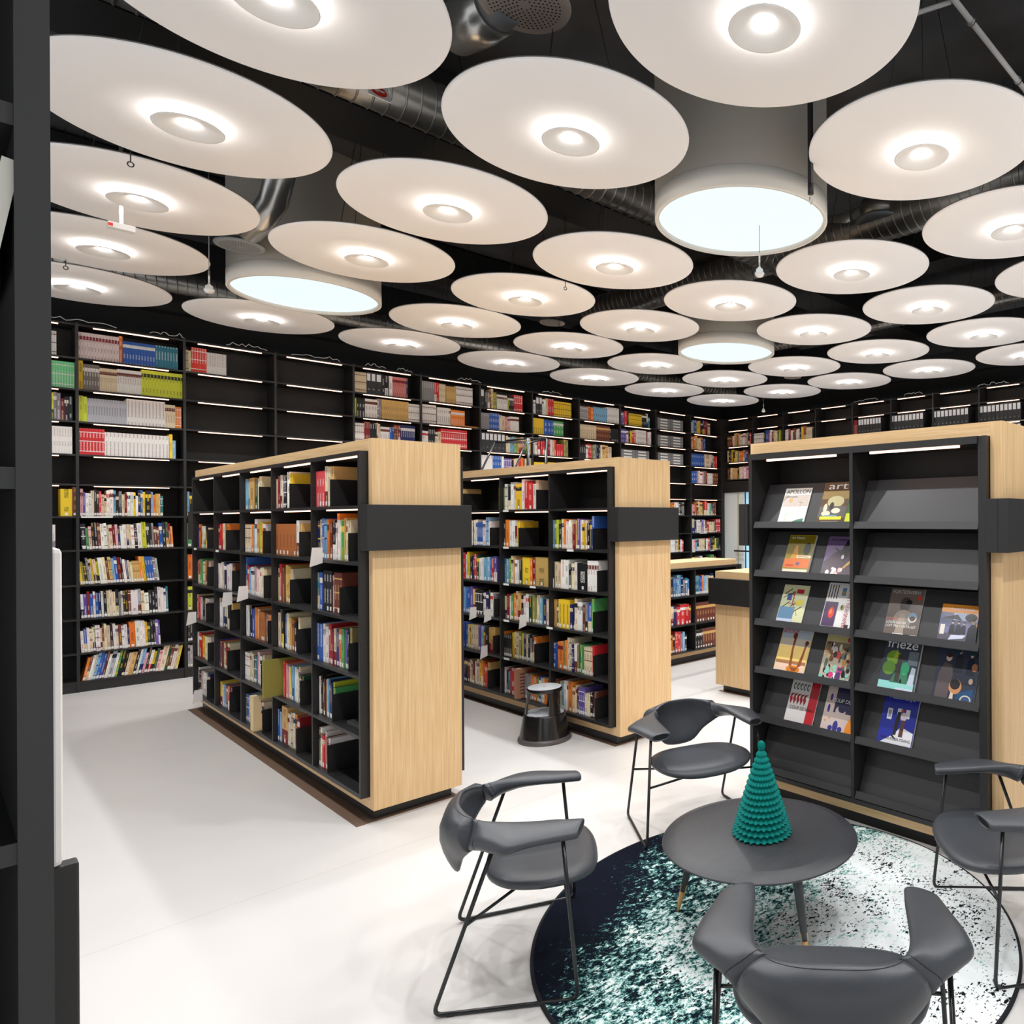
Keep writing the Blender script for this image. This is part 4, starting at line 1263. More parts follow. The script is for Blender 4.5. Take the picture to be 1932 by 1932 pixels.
for (x0_, x1_, z, lb_) in ((1.07, 1.31, 1.805, 'under the row starting with a pink book'), (9.95, 10.15, 1.46, 'in the corner bay, under yellow and red books'), (10.25, 10.36, 1.10, 'in the corner bay, under the tall red books'), (9.74, 9.82, 1.10, 'in the corner bay, second lowest, at its start'), (9.90, 10.10, 0.752, 'in the corner bay, lowest seen, middle'), (10.15, 10.38, 0.752, 'in the corner bay, lowest, toward the doorway')):
    tag(MB().box(x0_, x1_, 10.057, 10.058 + 0.0015, z - 0.017, z - 0.001).build('shelf_label', 'paper'), 'white paper label on the wall shelf ' + lb_, 'label', 'white paper labels on wall shelf edges')
tag(MB().box(10.62, 10.649, 8.30, 8.49, 3.195, 3.20).build('shelf_label', 'paper'), 'white paper label under pale books, doorway wall', 'label', 'white paper labels on wall shelf edges')
tag(MB().box(10.62, 10.649, 3.60, 3.78 + 0.75, 3.195, 3.20).build('shelf_label', 'paper'), 'white paper label under the binders over the magazine rack', 'label', 'white paper labels on wall shelf edges')

# loose white cables lying on top of the wall shelving
crng = random.Random(3)
for k, (x, y, ax, L, lb_) in enumerate(((0.80, 10.09, 'x', 0.55, 'over the green journals'), (1.62, 10.09, 'x', 0.30, 'over the teal journals'), (2.3, 10.09, 'x', 0.4, 'over the red and white journals'),
                                        (2.95, 10.09, 'x', 0.55, 'over the empty wall bay'), (3.8, 10.09, 'x', 0.25, 'over the three binders'), (4.2, 10.09, 'x', 0.2, 'past the three binders'), (5.05, 10.09, 'x', 0.35, 'over the white journals by the ladder'),
                                        (6.45, 10.09, 'x', 0.35, 'over the yellow and black volumes'), (10.68, 6.9, 'y', 0.5, 'on the doorway wall over the empty bay'), (10.68, 5.9, 'y', 0.35, 'on the doorway wall over the nine binders'), (10.68, 4.6, 'y', 0.5, 'on the doorway wall over the labelled binders'))):
    pts = []
    for q in range(14):
        u_ = q / 13
        a_ = L * u_
        z = 3.796 + 0.045 * abs(math.sin(u_ * math.pi * crng.choice([1, 2, 3]))) * crng.uniform(0.3, 1.0)
        off = crng.uniform(-0.012, 0.02)
        pts.append((x + a_, y + off, z) if ax == 'x' else (x + off, y - a_, z))
    tag(MB().tube(pts, 0.0045, 6).build('power_cable', 'white'), 'loose white cable on top of the shelving ' + lb_, 'cable', 'loose white cables on top of the wall shelving')

# ---------------------------------------------------------------- rug
def rug_material():
    m, t, p = new_mat('printed_rug_pile')
    p.inputs['Roughness'].default_value = 0.95
    p.inputs['Specular IOR Level'].default_value = 0.1
    N = t.nodes.new
    Lk = t.links.new
    tc = N('ShaderNodeTexCoord')
    # gradient across the rug: dark on the side of the white aisle, pale on the other
    mp = N('ShaderNodeMapping'); mp.inputs['Rotation'].default_value = (0, 0, R(50.2))
    Lk(tc.outputs['Object'], mp.inputs[0])
    sp = N('ShaderNodeSeparateXYZ'); Lk(mp.outputs[0], sp.inputs[0])
    def noise(scale, detail=6, rough=0.6, src=None, dist=0.0):
        n = N('ShaderNodeTexNoise'); n.inputs['Scale'].default_value = scale; n.inputs['Detail'].default_value = detail
        n.inputs['Roughness'].default_value = rough; n.inputs['Distortion'].default_value = dist
        Lk((src or tc.outputs['Object']), n.inputs['Vector'])
        return n.outputs['Fac']
    def math_(op, a, b):
        n = N('ShaderNodeMath'); n.operation = op
        for k, v in enumerate((a, b)):
            if isinstance(v, (int, float)): n.inputs[k].default_value = v
            else: Lk(v, n.inputs[k])
        return n.outputs[0]
    big = noise(2.2, 3, 0.5)
    mid = noise(9, 6, 0.7)
    st = N('ShaderNodeMapping'); st.inputs['Scale'].default_value = (1.0, 1.5, 1); st.inputs['Rotation'].default_value = (0, 0, R(50.2))
    Lk(tc.outputs['Object'], st.inputs[0])
    fine = noise(36, 6, 0.80, st.outputs[0], 0.2)
    speck = math_('ADD', noise(58, 3, 0.6, st.outputs[0], 0.5), math_('MULTIPLY', math_('SUBTRACT', noise(4, 3, 0.6), 0.5), 0.55))
    # tone: 0 dark ... 1 pale
    g = math_('MULTIPLY', sp.outputs[0], 0.40)
    g = math_('ADD', g, 0.60)
    g = math_('SUBTRACT', g, math_('MULTIPLY', math_('MAXIMUM', math_('SUBTRACT', math_('MULTIPLY', sp.outputs[0], -1.0), 0.62), 0.0), 0.8))
    g = math_('SUBTRACT', g, math_('MULTIPLY', sp.outputs[1], 0.16))
    yb = math_('MULTIPLY', math_('MAXIMUM', math_('SUBTRACT', sp.outputs[1], 0.6), 0.0), -0.5)
    g = math_('ADD', g, yb)
    g = math_('ADD', g, math_('MULTIPLY', math_('SUBTRACT', big, 0.5), 0.9))
    g = math_('ADD', g, math_('MULTIPLY', math_('SUBTRACT', mid, 0.5), 0.7))
    tone = math_('ADD', g, math_('MULTIPLY', math_('SUBTRACT', fine, 0.5), 2.3))
    cr = N('ShaderNodeValToRGB')
    e = cr.color_ramp.elements
    e[0].position = 0.28; e[0].color = lin(16, 20, 34)
    e[1].position = 0.66; e[1].color = lin(246, 250, 249)
    a = e.new(0.37); a.color = lin(22, 44, 54)
    a = e.new(0.44); a.color = lin(70, 140, 134)
    a = e.new(0.51); a.color = lin(150, 204, 194)
    a = e.new(0.59); a.color = lin(214, 232, 228)
    Lk(tone, cr.inputs[0])
    sm = math_('GREATER_THAN', speck, 0.615)
    mx = N('ShaderNodeMix'); mx.data_type = 'RGBA'
    Lk(sm, mx.inputs[0]); Lk(cr.outputs[0], mx.inputs[6]); mx.inputs[7].default_value = lin(14, 20, 28)
    Lk(mx.outputs[2], p.inputs['Base Color'])
    return m


M['rug'] = rug_material()
M['rugedge'] = plain('dark_rug_binding', lin(18, 20, 26), 0.9)
rug = MB().lathe([(0.0001, 0.010), (1.008, 0.010)], n=160).build('round_rug', 'rug')
rug.location = (2.402, 1.972, 0)
tag(rug, 'round rug printed dark navy, teal and white under the round table', 'rug')
MB().lathe([(1.008, 0.0104), (1.014, 0.011), (1.020, 0.008), (1.021, 0.0)], n=160).build('bound_edge', 'rugedge', rug)


# ---------------------------------------------------------------- easy chairs
def make_chair():
    t = bpy.data.objects.new('sled_armchair', None)
    COL.objects.link(t)
    # arm and back shell: T = inner / upper edge, B = outer / lower edge
    T = [(.262, .230, .600), (.18, .222, .602), (.10, .218, .605), (.03, .214, .609), (-.03, .208, .614), (-.085, .196, .621), (-.13, .174, .631), (-.165, .142, .642), (-.188, .102, .650), (-.202, .052, .657)]
    B = [(.232, .336, .585), (.15, .354, .588), (.06, .374, .590), (-.014, .382, .579), (-.060, .343, .574), (-.10, .299, .567), (-.135, .250, .546), (-.162, .203, .510), (-.185, .148, .466), (-.203, .075, .395)]
    TH = [.042, .044, .047, .053, .060, .063, .061, .056, .052, .048]
    BU = [0, 0, 0, 0, .004, .010, .019, .029, .037, .042]      # how far the shell bulges backward
    full = [(Vector(a), Vector(b), th, bu) for a, b, th, bu in zip(T, B, TH, BU)]
    full += [(Vector((a.x, -a.y, a.z)), Vector((b.x, -b.y, b.z)), th, bu) for a, b, th, bu in reversed(full)]
    # resample smoothly
    def cat(p0, p1, p2, p3, u):
        return 0.5 * ((2 * p1) + (-p0 + p2) * u + (2 * p0 - 5 * p1 + 4 * p2 - p3) * u * u + (-p0 + 3 * p1 - 3 * p2 + p3) * u ** 3)
    rows = []
    n = len(full)
    sub = 4
    for k in range(n - 1):
        q = [full[max(0, min(n - 1, k + j))] for j in (-1, 0, 1, 2)]
        for s_ in range(sub):
            u = s_ / sub
            rows.append(tuple(cat(q[0][m_], q[1][m_], q[2][m_], q[3][m_], u) for m_ in range(4)))
    rows.append(full[-1])
    NC = 20
    bm = bmesh.new()
    rings = []
    for k, (a, b_, th, bu) in enumerate(rows):
        a2, b2 = rows[max(0, k - 1)], rows[min(len(rows) - 1, k + 1)]
        tan = ((b2[0] + b2[1]) - (a2[0] + a2[1])).normalized()
        e = (b_ - a)
        W = e.length / 2
        ed = e.normalized()
        nn = tan.cross(ed).normalized()
        if nn.x > 0.3 or (abs(nn.x) <= 0.3 and nn.z > 0):
            pass
        c = (a + b_) / 2
        # outward side of the shell: away from the sitter
        out = Vector((-1, 0, -0.2)).normalized() if abs(c.y) < 0.2 else nn
        if nn.dot(Vector((-0.6, 0, -1))) < 0:
            nn = -nn
        ring = []
        for j in range(NC):
            th_ = 2 * math.pi * j / NC
            cx, sy = math.cos(th_), math.sin(th_)
            px = math.copysign(abs(cx) ** 0.85, cx) * W
            py = math.copysign(abs(sy) ** 0.85, sy) * th / 2
            bulge = bu * (1 - (px / W) ** 2) * (1 - 0.55 * px / W)
            ring.append(bm.verts.new(c + ed * px + nn * (py + bulge)))
        rings.append(ring)
    for A, Bq in zip(rings, rings[1:]):
        for j in range(NC):
            f = bm.faces.new((A[j], A[(j + 1) % NC], Bq[(j + 1) % NC], Bq[j]))
            f.smooth = True
    for r_, rv in ((rings[0], 0), (rings[-1], 1)):
        # arm end: soft lip, then a recessed dark oval
        cen = sum((v.co for v in r_), Vector()) / NC
        sgn = (rings[0][0].co - rings[1][0].co) if not rv else (rings[-1][0].co - rings[-2][0].co)
        sgn.normalize()
        r1 = [bm.verts.new(v.co.lerp(cen, 0.10) + sgn * 0.005) for v in r_]
        r2 = [bm.verts.new(v.co.lerp(cen, 0.24) + sgn * 0.004) for v in r_]
        r3 = [bm.verts.new(v.co.lerp(cen, 0.30) - sgn * 0.004) for v in r_]
        for A, Bq in ((r_, r1), (r1, r2), (r2, r3)):
            for j in range(NC):
                f = bm.faces.new((A[j], A[(j + 1) % NC], Bq[(j + 1) % NC], Bq[j])); f.smooth = True
        f = bm.faces.new(r3); f.material_index = 1
    bmesh.ops.recalc_face_normals(bm, faces=bm.faces)
    me = bpy.data.meshes.new('backrest')
    bm.to_mesh(me); bm.free()
    me.materials.append(M['leather']); me.materials.append(M['leatherend'])
    o = bpy.data.objects.new('backrest', me); COL.objects.link(o); o.parent = t
    # seams where the arms meet the back and along the top of the back
    for s in (1, -1):
        k = 5 * sub + 2 if s > 0 else len(rows) - 1 - (5 * sub + 2)
        a, b_, th, bu = rows[k]
        tan = ((rows[k + 1][0] + rows[k + 1][1]) - (rows[k - 1][0] + rows[k - 1][1])).normalized()
        ed = (b_ - a).normalized(); nn = tan.cross(ed).normalized(); W = (b_ - a).length / 2
        if nn.dot(Vector((-0.6, 0, -1))) < 0: nn = -nn
        pts = []
        for j in range(NC):
            th_ = 2 * math.pi * j / NC
            cx, sy = math.cos(th_), math.sin(th_)
            px = math.copysign(abs(cx) ** 0.85, cx) * W; py = math.copysign(abs(sy) ** 0.85, sy) * th / 2
            pts.append((a + b_) / 2 + ed * px + nn * (py + bu * (1 - (px / W) ** 2) * (1 - 0.55 * px / W)))
        MB().tube(pts, 0.0012, 5, closed=True).build('seam', 'leatherend', o)
    pts = []
    for k in range(5 * sub + 2, len(rows) - (5 * sub + 2)):
        a, b_, th, bu = rows[k]
        tan = ((rows[k + 1][0] + rows[k + 1][1]) - (rows[k - 1][0] + rows[k - 1][1])).normalized()
        ed = (b_ - a).normalized(); nn = tan.cross(ed).normalized(); W = (b_ - a).length / 2
        if nn.dot(Vector((-0.6, 0, -1))) < 0: nn = -nn
        th_ = 2 * math.pi * 9 / NC
        cx, sy = math.cos(th_), math.sin(th_)
        px = math.copysign(abs(cx) ** 0.85, cx) * W; py = math.copysign(abs(sy) ** 0.85, sy) * th / 2
        pts.append((a + b_) / 2 + ed * px + nn * (py + bu * (1 - (px / W) ** 2) * (1 - 0.55 * px / W)))
    MB().tube(pts, 0.0012, 5).build('seam', 'leatherend', o)
    # seat pad: soft superellipse, dished, front edge rolled down
    bm = bmesh.new()
    NR, NA = 9, 56
    cxs, ax, ay = 0.108, 0.215, 0.285
    def P(u, a, top):
        e = 2.7
        c_, s_ = math.cos(a), math.sin(a)
        rr_ = (abs(c_) ** e + abs(s_) ** e) ** (-1 / e)
        x, y = rr_ * c_ * u, rr_ * s_ * u
        edge = (1 - max(0, 1 - u) ** 1.0)
        prof = math.sqrt(max(0, 1 - u ** 5))
        wy = 1 - 0.10 * max(0, -x)
        z = 0.392 + (0.034 * prof if top else -0.040 * prof)
        z += -0.016 * (1 - u * u) * (1 if top else 0) - 0.020 * max(0, x) ** 3 + 0.008 * (abs(y) ** 2)
        return (cxs + x * ax, y * ay * wy, z)
    for top in (1, 0):
        rs = []
        for q in range(1, NR + 1):
            u = math.sin(q / NR * math.pi / 2)
            rs.append([bm.verts.new(P(u, 2 * math.pi * j / NA, top)) for j in range(NA)])
        cv = bm.verts.new(P(0, 0, top))
        for j in range(NA):
            f = bm.faces.new((cv, rs[0][j], rs[0][(j + 1) % NA])); f.smooth = True
            for A, Bq in zip(rs, rs[1:]):
                f = bm.faces.new((A[j], A[(j + 1) % NA], Bq[(j + 1) % NA], Bq[j])); f.smooth = True
    bmesh.ops.remove_doubles(bm, verts=bm.verts, dist=0.0004)
    bmesh.ops.recalc_face_normals(bm, faces=bm.faces)
    me = bpy.data.meshes.new('seat'); bm.to_mesh(me); bm.free()
    me.materials.append(M['leather'])
    o = bpy.data.objects.new('seat', me); COL.objects.link(o); o.parent = t
    # sled frames
    rt = 0.0075
    for s in (1, -1):
        ft, ff, rf, rt_ = Vector((.185, s * .318, .585)), Vector((.237, s * .362, .0085)), Vector((-.256, s * .306, .0085)), Vector((-.058, s * .308, .560))
        k = 0.035
        def near(a, b, dd): return a + (b - a).normalized() * dd
        pts = [ft] + arc(near(ff, ft, k), ff, near(ff, rf, k)) + arc(near(rf, ff, k), rf, near(rf, rt_, k)) + [rt_]
        fr = MB().tube(pts, rt, 12).build('sled_frame', 'tube', t)
        g = MB()
        for u in (0.12, 0.88):
            c = ff.lerp(rf, u)
            g.box(c.x - 0.012, c.x + 0.012, c.y - 0.006, c.y + 0.006, 0.0, 0.006)
        g.build('glide_pad', 'leatherend', fr)
        pa, pb = ft.lerp(ff, 0.46), rt_.lerp(rf, 0.46)
        MB().tube([pa, Vector((.19, s * .12, .335)), Vector((.17, s * .0, .335))], 0.006, 10).build('cross_rail', 'tube', t)
        MB().tube([pb, Vector((.02, s * .12, .330)), Vector((.05, s * .0, .330))], 0.006, 10).build('cross_rail', 'tube', t)
        MB().tube([Vector((.05, s * .09, .328)), Vector((.05, s * .09, .362))], 0.006, 8).build('seat_post', 'tube', t)
        MB().tube([Vector((.185, s * .12, .328)), Vector((.185, s * .12, .365))], 0.006, 8).build('seat_post', 'tube', t)
    return t


chair = make_chair()
CH = [((1.534, 2.614), -34.0, 'charcoal leather armchair on the white floor nearest the tall bookcase, side on'),
      ((2.865, 2.966), -111.0, 'charcoal leather armchair beyond the round table, facing it, before the oak bookcase end'),
      ((2.958, 1.120), 134.5, 'charcoal leather armchair beside the magazine rack, partly out of the picture'),
      ((1.595, 1.112), 36.3, 'charcoal leather armchair seen from behind, its back toward the camera')]
for k, ((x, y), a, lb_) in enumerate(CH):
    o = chair if k == 0 else copy_tree(chair)
    o.location = (x, y, 0.0 if k in (0,) else 0.0)
    o.rotation_euler = (0, 0, R(a))
    tag(o, lb_, 'armchair', 'charcoal armchairs round the table')

# ---------------------------------------------------------------- table
TC = (2.325, 1.992)
t = empty('coffee_table', (TC[0], TC[1], 0), 'round black coffee table with gold leg tips on the rug', 'table')
MB().lathe([(0.0001, 0.402), (0.356, 0.402), (0.361, 0.4005), (0.415, 0.382), (0.419, 0.378), (0.417, 0.375), (0.37, 0.369), (0.0001, 0.368)], n=128).build('tabletop', 'tabletop', t)
for a in (118, 250, 10):
    c_, s_ = math.cos(R(a)), math.sin(R(a))
    top, foot = Vector((0.285 * c_, 0.285 * s_, 0.369)), Vector((0.375 * c_, 0.375 * s_, 0.0105))
    f = lambda u: top.lerp(foot, u)
    lg = MB().tube([f(0), f(0.25), f(0.66), f(0.74)], [0.021, 0.019, 0.0145, 0.0135], 20).build('leg', 'tabletop', t)
    MB().tube([f(0.7402), f(0.9), f(1.0)], [0.0133, 0.0095, 0.006], 20).build('gold_tip', 'tip', lg)
    wdg = MB()
    wdg.tube([f(0.66), f(0.74)], [0.0148, 0.0138], 20)
    wdg.bm.faces.ensure_lookup_table()
    bmesh.ops.delete(wdg.bm, geom=[q for i_, q in enumerate(wdg.bm.faces) if (i_ // 3) % 2 == 0], context='FACES')
    wdg.build('gold_inlay', 'tip', lg)

# honeycomb paper tree
M['paperteal'] = plain('teal_tissue_paper', lin(6, 132, 124), 0.7, spec=0.2, noise=0.2, scale=60)
tb = (2.31, 1.969, 0.4022)
t = empty('paper_tree', tb, 'teal honeycomb paper tree standing on the black table', 'decoration')
b = MB()
TIERS, NF, HT = 15, 28, 0.352
rows_ = []
for k in range(TIERS):
    for q in range(6):
        u = (k + q / 6) / TIERS
        base = 0.113 * (1 - u) ** 0.92 + 0.017
        bul = [0.1, 0.85, 1.0, 0.88, 0.62, 0.32][q]
        r_ = base * (0.70 + 0.34 * bul)
        ph = (k % 2) * 0.5
        rows_.append([(r_ * (1.0 if j % 2 else 0.87 + 0.08 * (1 - bul)), 2 * math.pi * (j / (2 * NF) + ph / NF), u * HT) for j in range(2 * NF)])
rows_.append([(0.010, 2 * math.pi * j / (2 * NF), HT) for j in range(2 * NF)])
vr = [[b.bm.verts.new((r_ * math.cos(a), r_ * math.sin(a), z)) for r_, a, z in row] for row in rows_]
for A, B_ in zip(vr, vr[1:]):
    for j in range(2 * NF):
        b.bm.faces.new((A[j], A[(j + 1) % (2 * NF)], B_[(j + 1) % (2 * NF)], B_[j]))
b.bm.faces.new(vr[0][::-1])
b.build('honeycomb_cone', 'paperteal', t)
b = MB()
rr_ = []
for q in range(9):
    th_ = math.pi * q / 8
    rr_.append([(max(0.0008, 0.017 * math.sin(th_)) * (1 if j % 2 else 0.78), 2 * math.pi * j / 32, HT + 0.019 - 0.023 * math.cos(th_)) for j in range(32)])
vr = [[b.bm.verts.new((r_ * math.cos(a), r_ * math.sin(a), z)) for r_, a, z in row] for row in rr_]
for A, B_ in zip(vr, vr[1:]):
    for j in range(32):
        b.bm.faces.new((A[j], A[(j + 1) % 32], B_[(j + 1) % 32], B_[j]))
b.build('paper_bobble', 'paperteal', t)

# ---------------------------------------------------------------- kick stool
t = empty('kick_stool', (3.19, 4.985, 0), 'round black kick stool with grey treads in front of the second bookcase', 'stool')
MB().lathe([(0.205, 0.0), (0.207, 0.012), (0.200, 0.030), (0.192, 0.036)], n=72, cap0=True).build('rubber_skirt', 'stoolband', t)
MB().lathe([(0.193, 0.03), (0.160, 0.205), (0.156, 0.215), (0.120, 0.216)], n=72).build('lower_step', 'stoolblack', t)
MB().lathe([(0.0001, 0.2165), (0.150, 0.2165)], n=72).build('lower_tread', 'stooltop', t)
MB().lathe([(0.134, 0.385), (0.137, 0.392), (0.137, 0.410), (0.132, 0.415), (0.0001, 0.415)], n=72).build('top_step', 'stoolblack', t)
MB().lathe([(0.0001, 0.384), (0.134, 0.385)], n=72).build('top_underside', 'stoolblack', t)
MB().lathe([(0.0001, 0.4165), (0.128, 0.4165), (0.130, 0.4145)], n=72).build('top_tread', 'stooltop', t)
MB().box(-0.012, 0.012, -0.005, 0.005, 0.4166, 0.4172).build('red_badge', 'red', t)
for a in (150, 330 - 60, 30):
    b = MB()
    seg = []
    for q in range(7):
        u = q / 6
        z = 0.214 + 0.172 * u
        r_ = 0.153 - 0.026 * u
        wid = R(15 + 6 * (1 - u) ** 2 + 10 * u ** 4)
        seg.append([((r_ - dr) * math.cos(R(a) + w_), (r_ - dr) * math.sin(R(a) + w_), z) for dr, w_ in [(0, -wid + 2 * wid * m_ / 6) for m_ in range(7)] + [(0.012, wid - 2 * wid * m_ / 6) for m_ in range(7)]])
    vs = [[b.bm.verts.new(p_) for p_ in row] for row in seg]
    for A, B_ in zip(vs, vs[1:]):
        for j in range(14):
            f = b.bm.faces.new((A[j], A[(j + 1) % 14], B_[(j + 1) % 14], B_[j])); f.smooth = False
    b.build('stool_leg', 'stoolblack', t)

# ---------------------------------------------------------------- library ladder behind the second bookcase
t = empty('library_ladder', (5.15, 8.9, 0), 'black tubular ladder platform seen over the second oak bookcase', 'ladder')
def LT(pts, r=0.013, nm='rail'):
    MB().tube([(x - 5.15, y - 8.9, z) for x, y, z in pts], r, 10).build(nm, 'tube', t)
LT([(5.27, 8.6, 0.02), (5.27, 8.6, 2.84)], 0.018, 'upright_post')
LT([(5.546, 8.6, 0.02), (5.546, 8.6, 2.86)], 0.018, 'upright_post')
LT([(5.27, 8.6, 2.84), (5.546, 8.6, 2.86)])
LT([(5.27, 8.6, 2.84), (5.18, 9.0, 2.83), (5.546, 9.0, 2.83), (5.546, 8.6, 2.86)])
LT([(5.27, 8.6, 2.84), (4.75, 8.6, 1.70)])
LT([(4.99, 8.95, 2.79), (4.55, 8.95, 1.90)])
LT([(5.27, 8.6, 2.78), (4.99, 8.95, 2.79)], 0.010)
LT([(4.75, 8.6, 1.70), (4.30, 8.6, 0.02)], 0.016, 'ladder_stile')
LT([(4.55, 8.95, 1.90), (4.12, 8.95, 0.02)], 0.016, 'ladder_stile')
for q in range(6):
    u = 0.15 + q * 0.15
    MB().box(4.30 + 0.45 * u - 0.06 - 5.15, 4.30 + 0.45 * u + 0.10 - 5.15, 8.60 - 8.9, 8.95 - 8.9, 1.68 * u + 0.02, 1.68 * u + 0.045).build('tread', 'black', t)
MB().box(4.75 - 5.15, 5.55 - 5.15, 8.60 - 8.9, 8.98 - 8.9, 1.66, 1.70).build('platform', 'black', t)
LT([(5.27, 9.0, 0.02), (5.27, 9.0, 1.68)], 0.016, 'upright_post')

# ---------------------------------------------------------------- shelving right beside the camera
t = empty('near_bookcase', (0.0805, 0.94, 0), 'dark grey bookcase end standing right beside the camera', 'bookcase')
M['nearpost'] = plain('dark_grey_lacquer', (0.030, 0.030, 0.031, 1), 0.45, spec=0.5)
MB().box(-0.0235, 0.0, 0, 0.30, 0, 3.79).build('end_panel', 'nearpost', t)
MB().box(-1.0, -0.0235, 0.285, 0.30, 0.0, 3.775).build('back_panel', 'blackin', t)
for z in (0.11, 0.40, 0.75, 1.10, 1.457, 1.800, 2.132, 2.44, 2.78, 3.11, 3.43, 3.775):
    MB().box(-1.0, -0.0235, 0.002, 0.285, z - 0.02, z).build('shelf', 'nearpost', t)
cased_b = cased_book('book', (-0.0, 0, 0), (0.012, 0.19, 0.10), (226, 224, 214), 'pale book leaning inside the dark bookcase beside the camera')
cased_b.location = (0.034, 0.945, 1.984)
cased_b.rotation_euler = (0, R(9), 0)
cased_b.scale = (1, 1, 1)
tag(MB().box(0.0806, 0.1000, 1.08, 1.10, 1.376, 1.722).build('shelf_sign', 'sign', bevel=0.006), 'white plastic sign on the dark bookcase end beside the camera', 'sign')
tag(MB().box(0.0806, 0.1125, 1.085, 1.105, 1.165, 1.375).build('document_pocket', 'folder', bevel=0.002), 'black document pocket under the white sign on the bookcase beside the camera', 'document holder')

# ---------------------------------------------------------------- magazines
def colmat(c):
    k = 'c%d_%d_%d' % c
    if k not in M:
        M[k] = plain('printed_colour_' + k, lin(*c), 0.25, spec=0.5)
    return k


SN, CS = 0.415, 0.910        # slope of the boards (x, z)


def magazine(yl, W, H, z_lip, base, label, polys, texts, thick=0.006, x0=0.0):
    """yl: y of the side that shows left; the cover faces the seats"""
    m = Matrix(((0, SN, -CS, XF + 0.0395 + x0), (-1, 0, 0, yl + 0.024), (0, CS, SN, z_lip - 0.0355), (0, 0, 0, 1)))
    o = MB().box(0, W, 0, H, 0, thick).build('magazine', [colmat(base)])
    o.matrix_world = m
    tag(o, label, 'magazine', 'magazines on the sloping rack shelves')
    MB().box(0.0006, W + 0.0004, 0.0006, H + 0.0003, 0.0008, thick - 0.0006).build('page_block', 'paper', o)
    if polys:
        b = MB()
        mats = []
        for n_, (c, pts) in enumerate(polys):
            k = colmat(c)
            if k not in mats:
                mats.append(k)
            z = thick + 0.0003 + 0.00005 * n_
            if pts[0] == 'o':
                _, cx, cy, rx, ry = pts
                pp = [(cx + rx * math.cos(2 * math.pi * q / 20), cy + ry * math.sin(2 * math.pi * q / 20)) for q in range(20)]
            elif pts[0] == 'r':
                _, a0, b0, a1, b1 = pts
                pp = [(a0, b0), (a1, b0), (a1, b1), (a0, b1)]
            else:
                pp = pts
            b.poly([(u * W, v * H, z) for u, v in pp], mats.index(k))
        b.build('cover_print', mats, o, recalc=False)
    for n_, (s, u, v, size, c, *more) in enumerate(texts):
        cu = bpy.data.curves.new('title', 'FONT')
        cu.body = s
        cu.size = 1.0
        cu.extrude = 0.0
        cu.materials.append(M[colmat(c)])
        to = bpy.data.objects.new('title_lettering', cu)
        COL.objects.link(to)
        to.parent = o
        wid = more[0] if more else None
        rot = more[1] if len(more) > 1 else 0
        bpy.context.view_layer.update()
        dim = max(0.01, cu.bound_box_width if hasattr(cu, 'bound_box_width') else to.dimensions.x)
        sx = (wid * (H if rot else W) / dim) if wid else size * H
        sy = size * H
        me = bpy.data.meshes.new_from_object(to.evaluated_get(bpy.context.evaluated_depsgraph_get()))
        bpy.data.objects.remove(to)
        bpy.data.curves.remove(cu)
        me.name = 'title_lettering'
        me.transform(Matrix.Translation((u * W, v * H, thick + 0.0015)) @ Matrix.Rotation(R(rot), 4, 'Z') @ Matrix.Diagonal((sx, sy, 1, 1)))
        to = bpy.data.objects.new('title_lettering', me)
        COL.objects.link(to)
        to.parent = o
    return o


WHITE, BLACK = (244, 242, 240), (28, 26, 28)
mr = random.Random(11)


def blobs(n, cols, u0=0.05, v0=0.05, u1=0.95, v1=0.8, s=0.08):
    out = []
    for _ in range(n):
        out.append((mr.choice(cols), ('o', mr.uniform(u0, u1), mr.uniform(v0, v1), s * mr.uniform(0.4, 1.2), s * mr.uniform(0.4, 1.2))))
    return [(c, ('o', min(max(p_[1], p_[3] + 0.005), 0.995 - p_[3]), min(max(p_[2], p_[4] + 0.005), 0.995 - p_[4]), p_[3], p_[4])) for c, p_ in out]


def figure(u, v, s, body, skin, hair):
    return [(body, [(u - .09 * s, v), (u + .09 * s, v), (u + .075 * s, v + .22 * s), (u + .03 * s, v + .27 * s), (u - .03 * s, v + .27 * s), (u - .08 * s, v + .2 * s)]),
            (skin, ('o', u, v + .315 * s, .034 * s, .045 * s)), (hair, ('o', u, v + .345 * s, .036 * s, .026 * s))]


# left column, top to bottom
magazine(2.735, 0.203, 0.262, LIP[0], (238, 236, 228), 'white magazine with wind turbines on its cover, top left of the rack',
         [((206, 190, 178), ('r', .02, .52, .98, .82)), ((246, 246, 238), ('r', .02, .06, .98, .52)), ((228, 158, 60), ('o', .30, .68, .07, .06)), ((66, 130, 100), [(.25, .06), (.95, .06), (.95, .22), (.72, .19), (.55, .14), (.4, .11)]),
          ((120, 130, 110), ('r', .70, .40, .71, .70)), ((120, 130, 110), [(.60, .64), (.80, .60), (.80, .61), (.60, .65)]), ((150, 190, 90), ('r', .26, .14, .272, .44)), ((150, 190, 90), [(.18, .30), (.36, .34), (.36, .35), (.18, .31)]),
          ((150, 190, 90), ('r', .50, .28, .51, .52)), ((206, 50, 50), ('o', .12, .07, .035, .035))],
         [('APOLLON', .06, .855, .15, (70, 40, 44), .90), ('Zwanen gaesten', .10, .76, .06, (50, 50, 50), .42)])
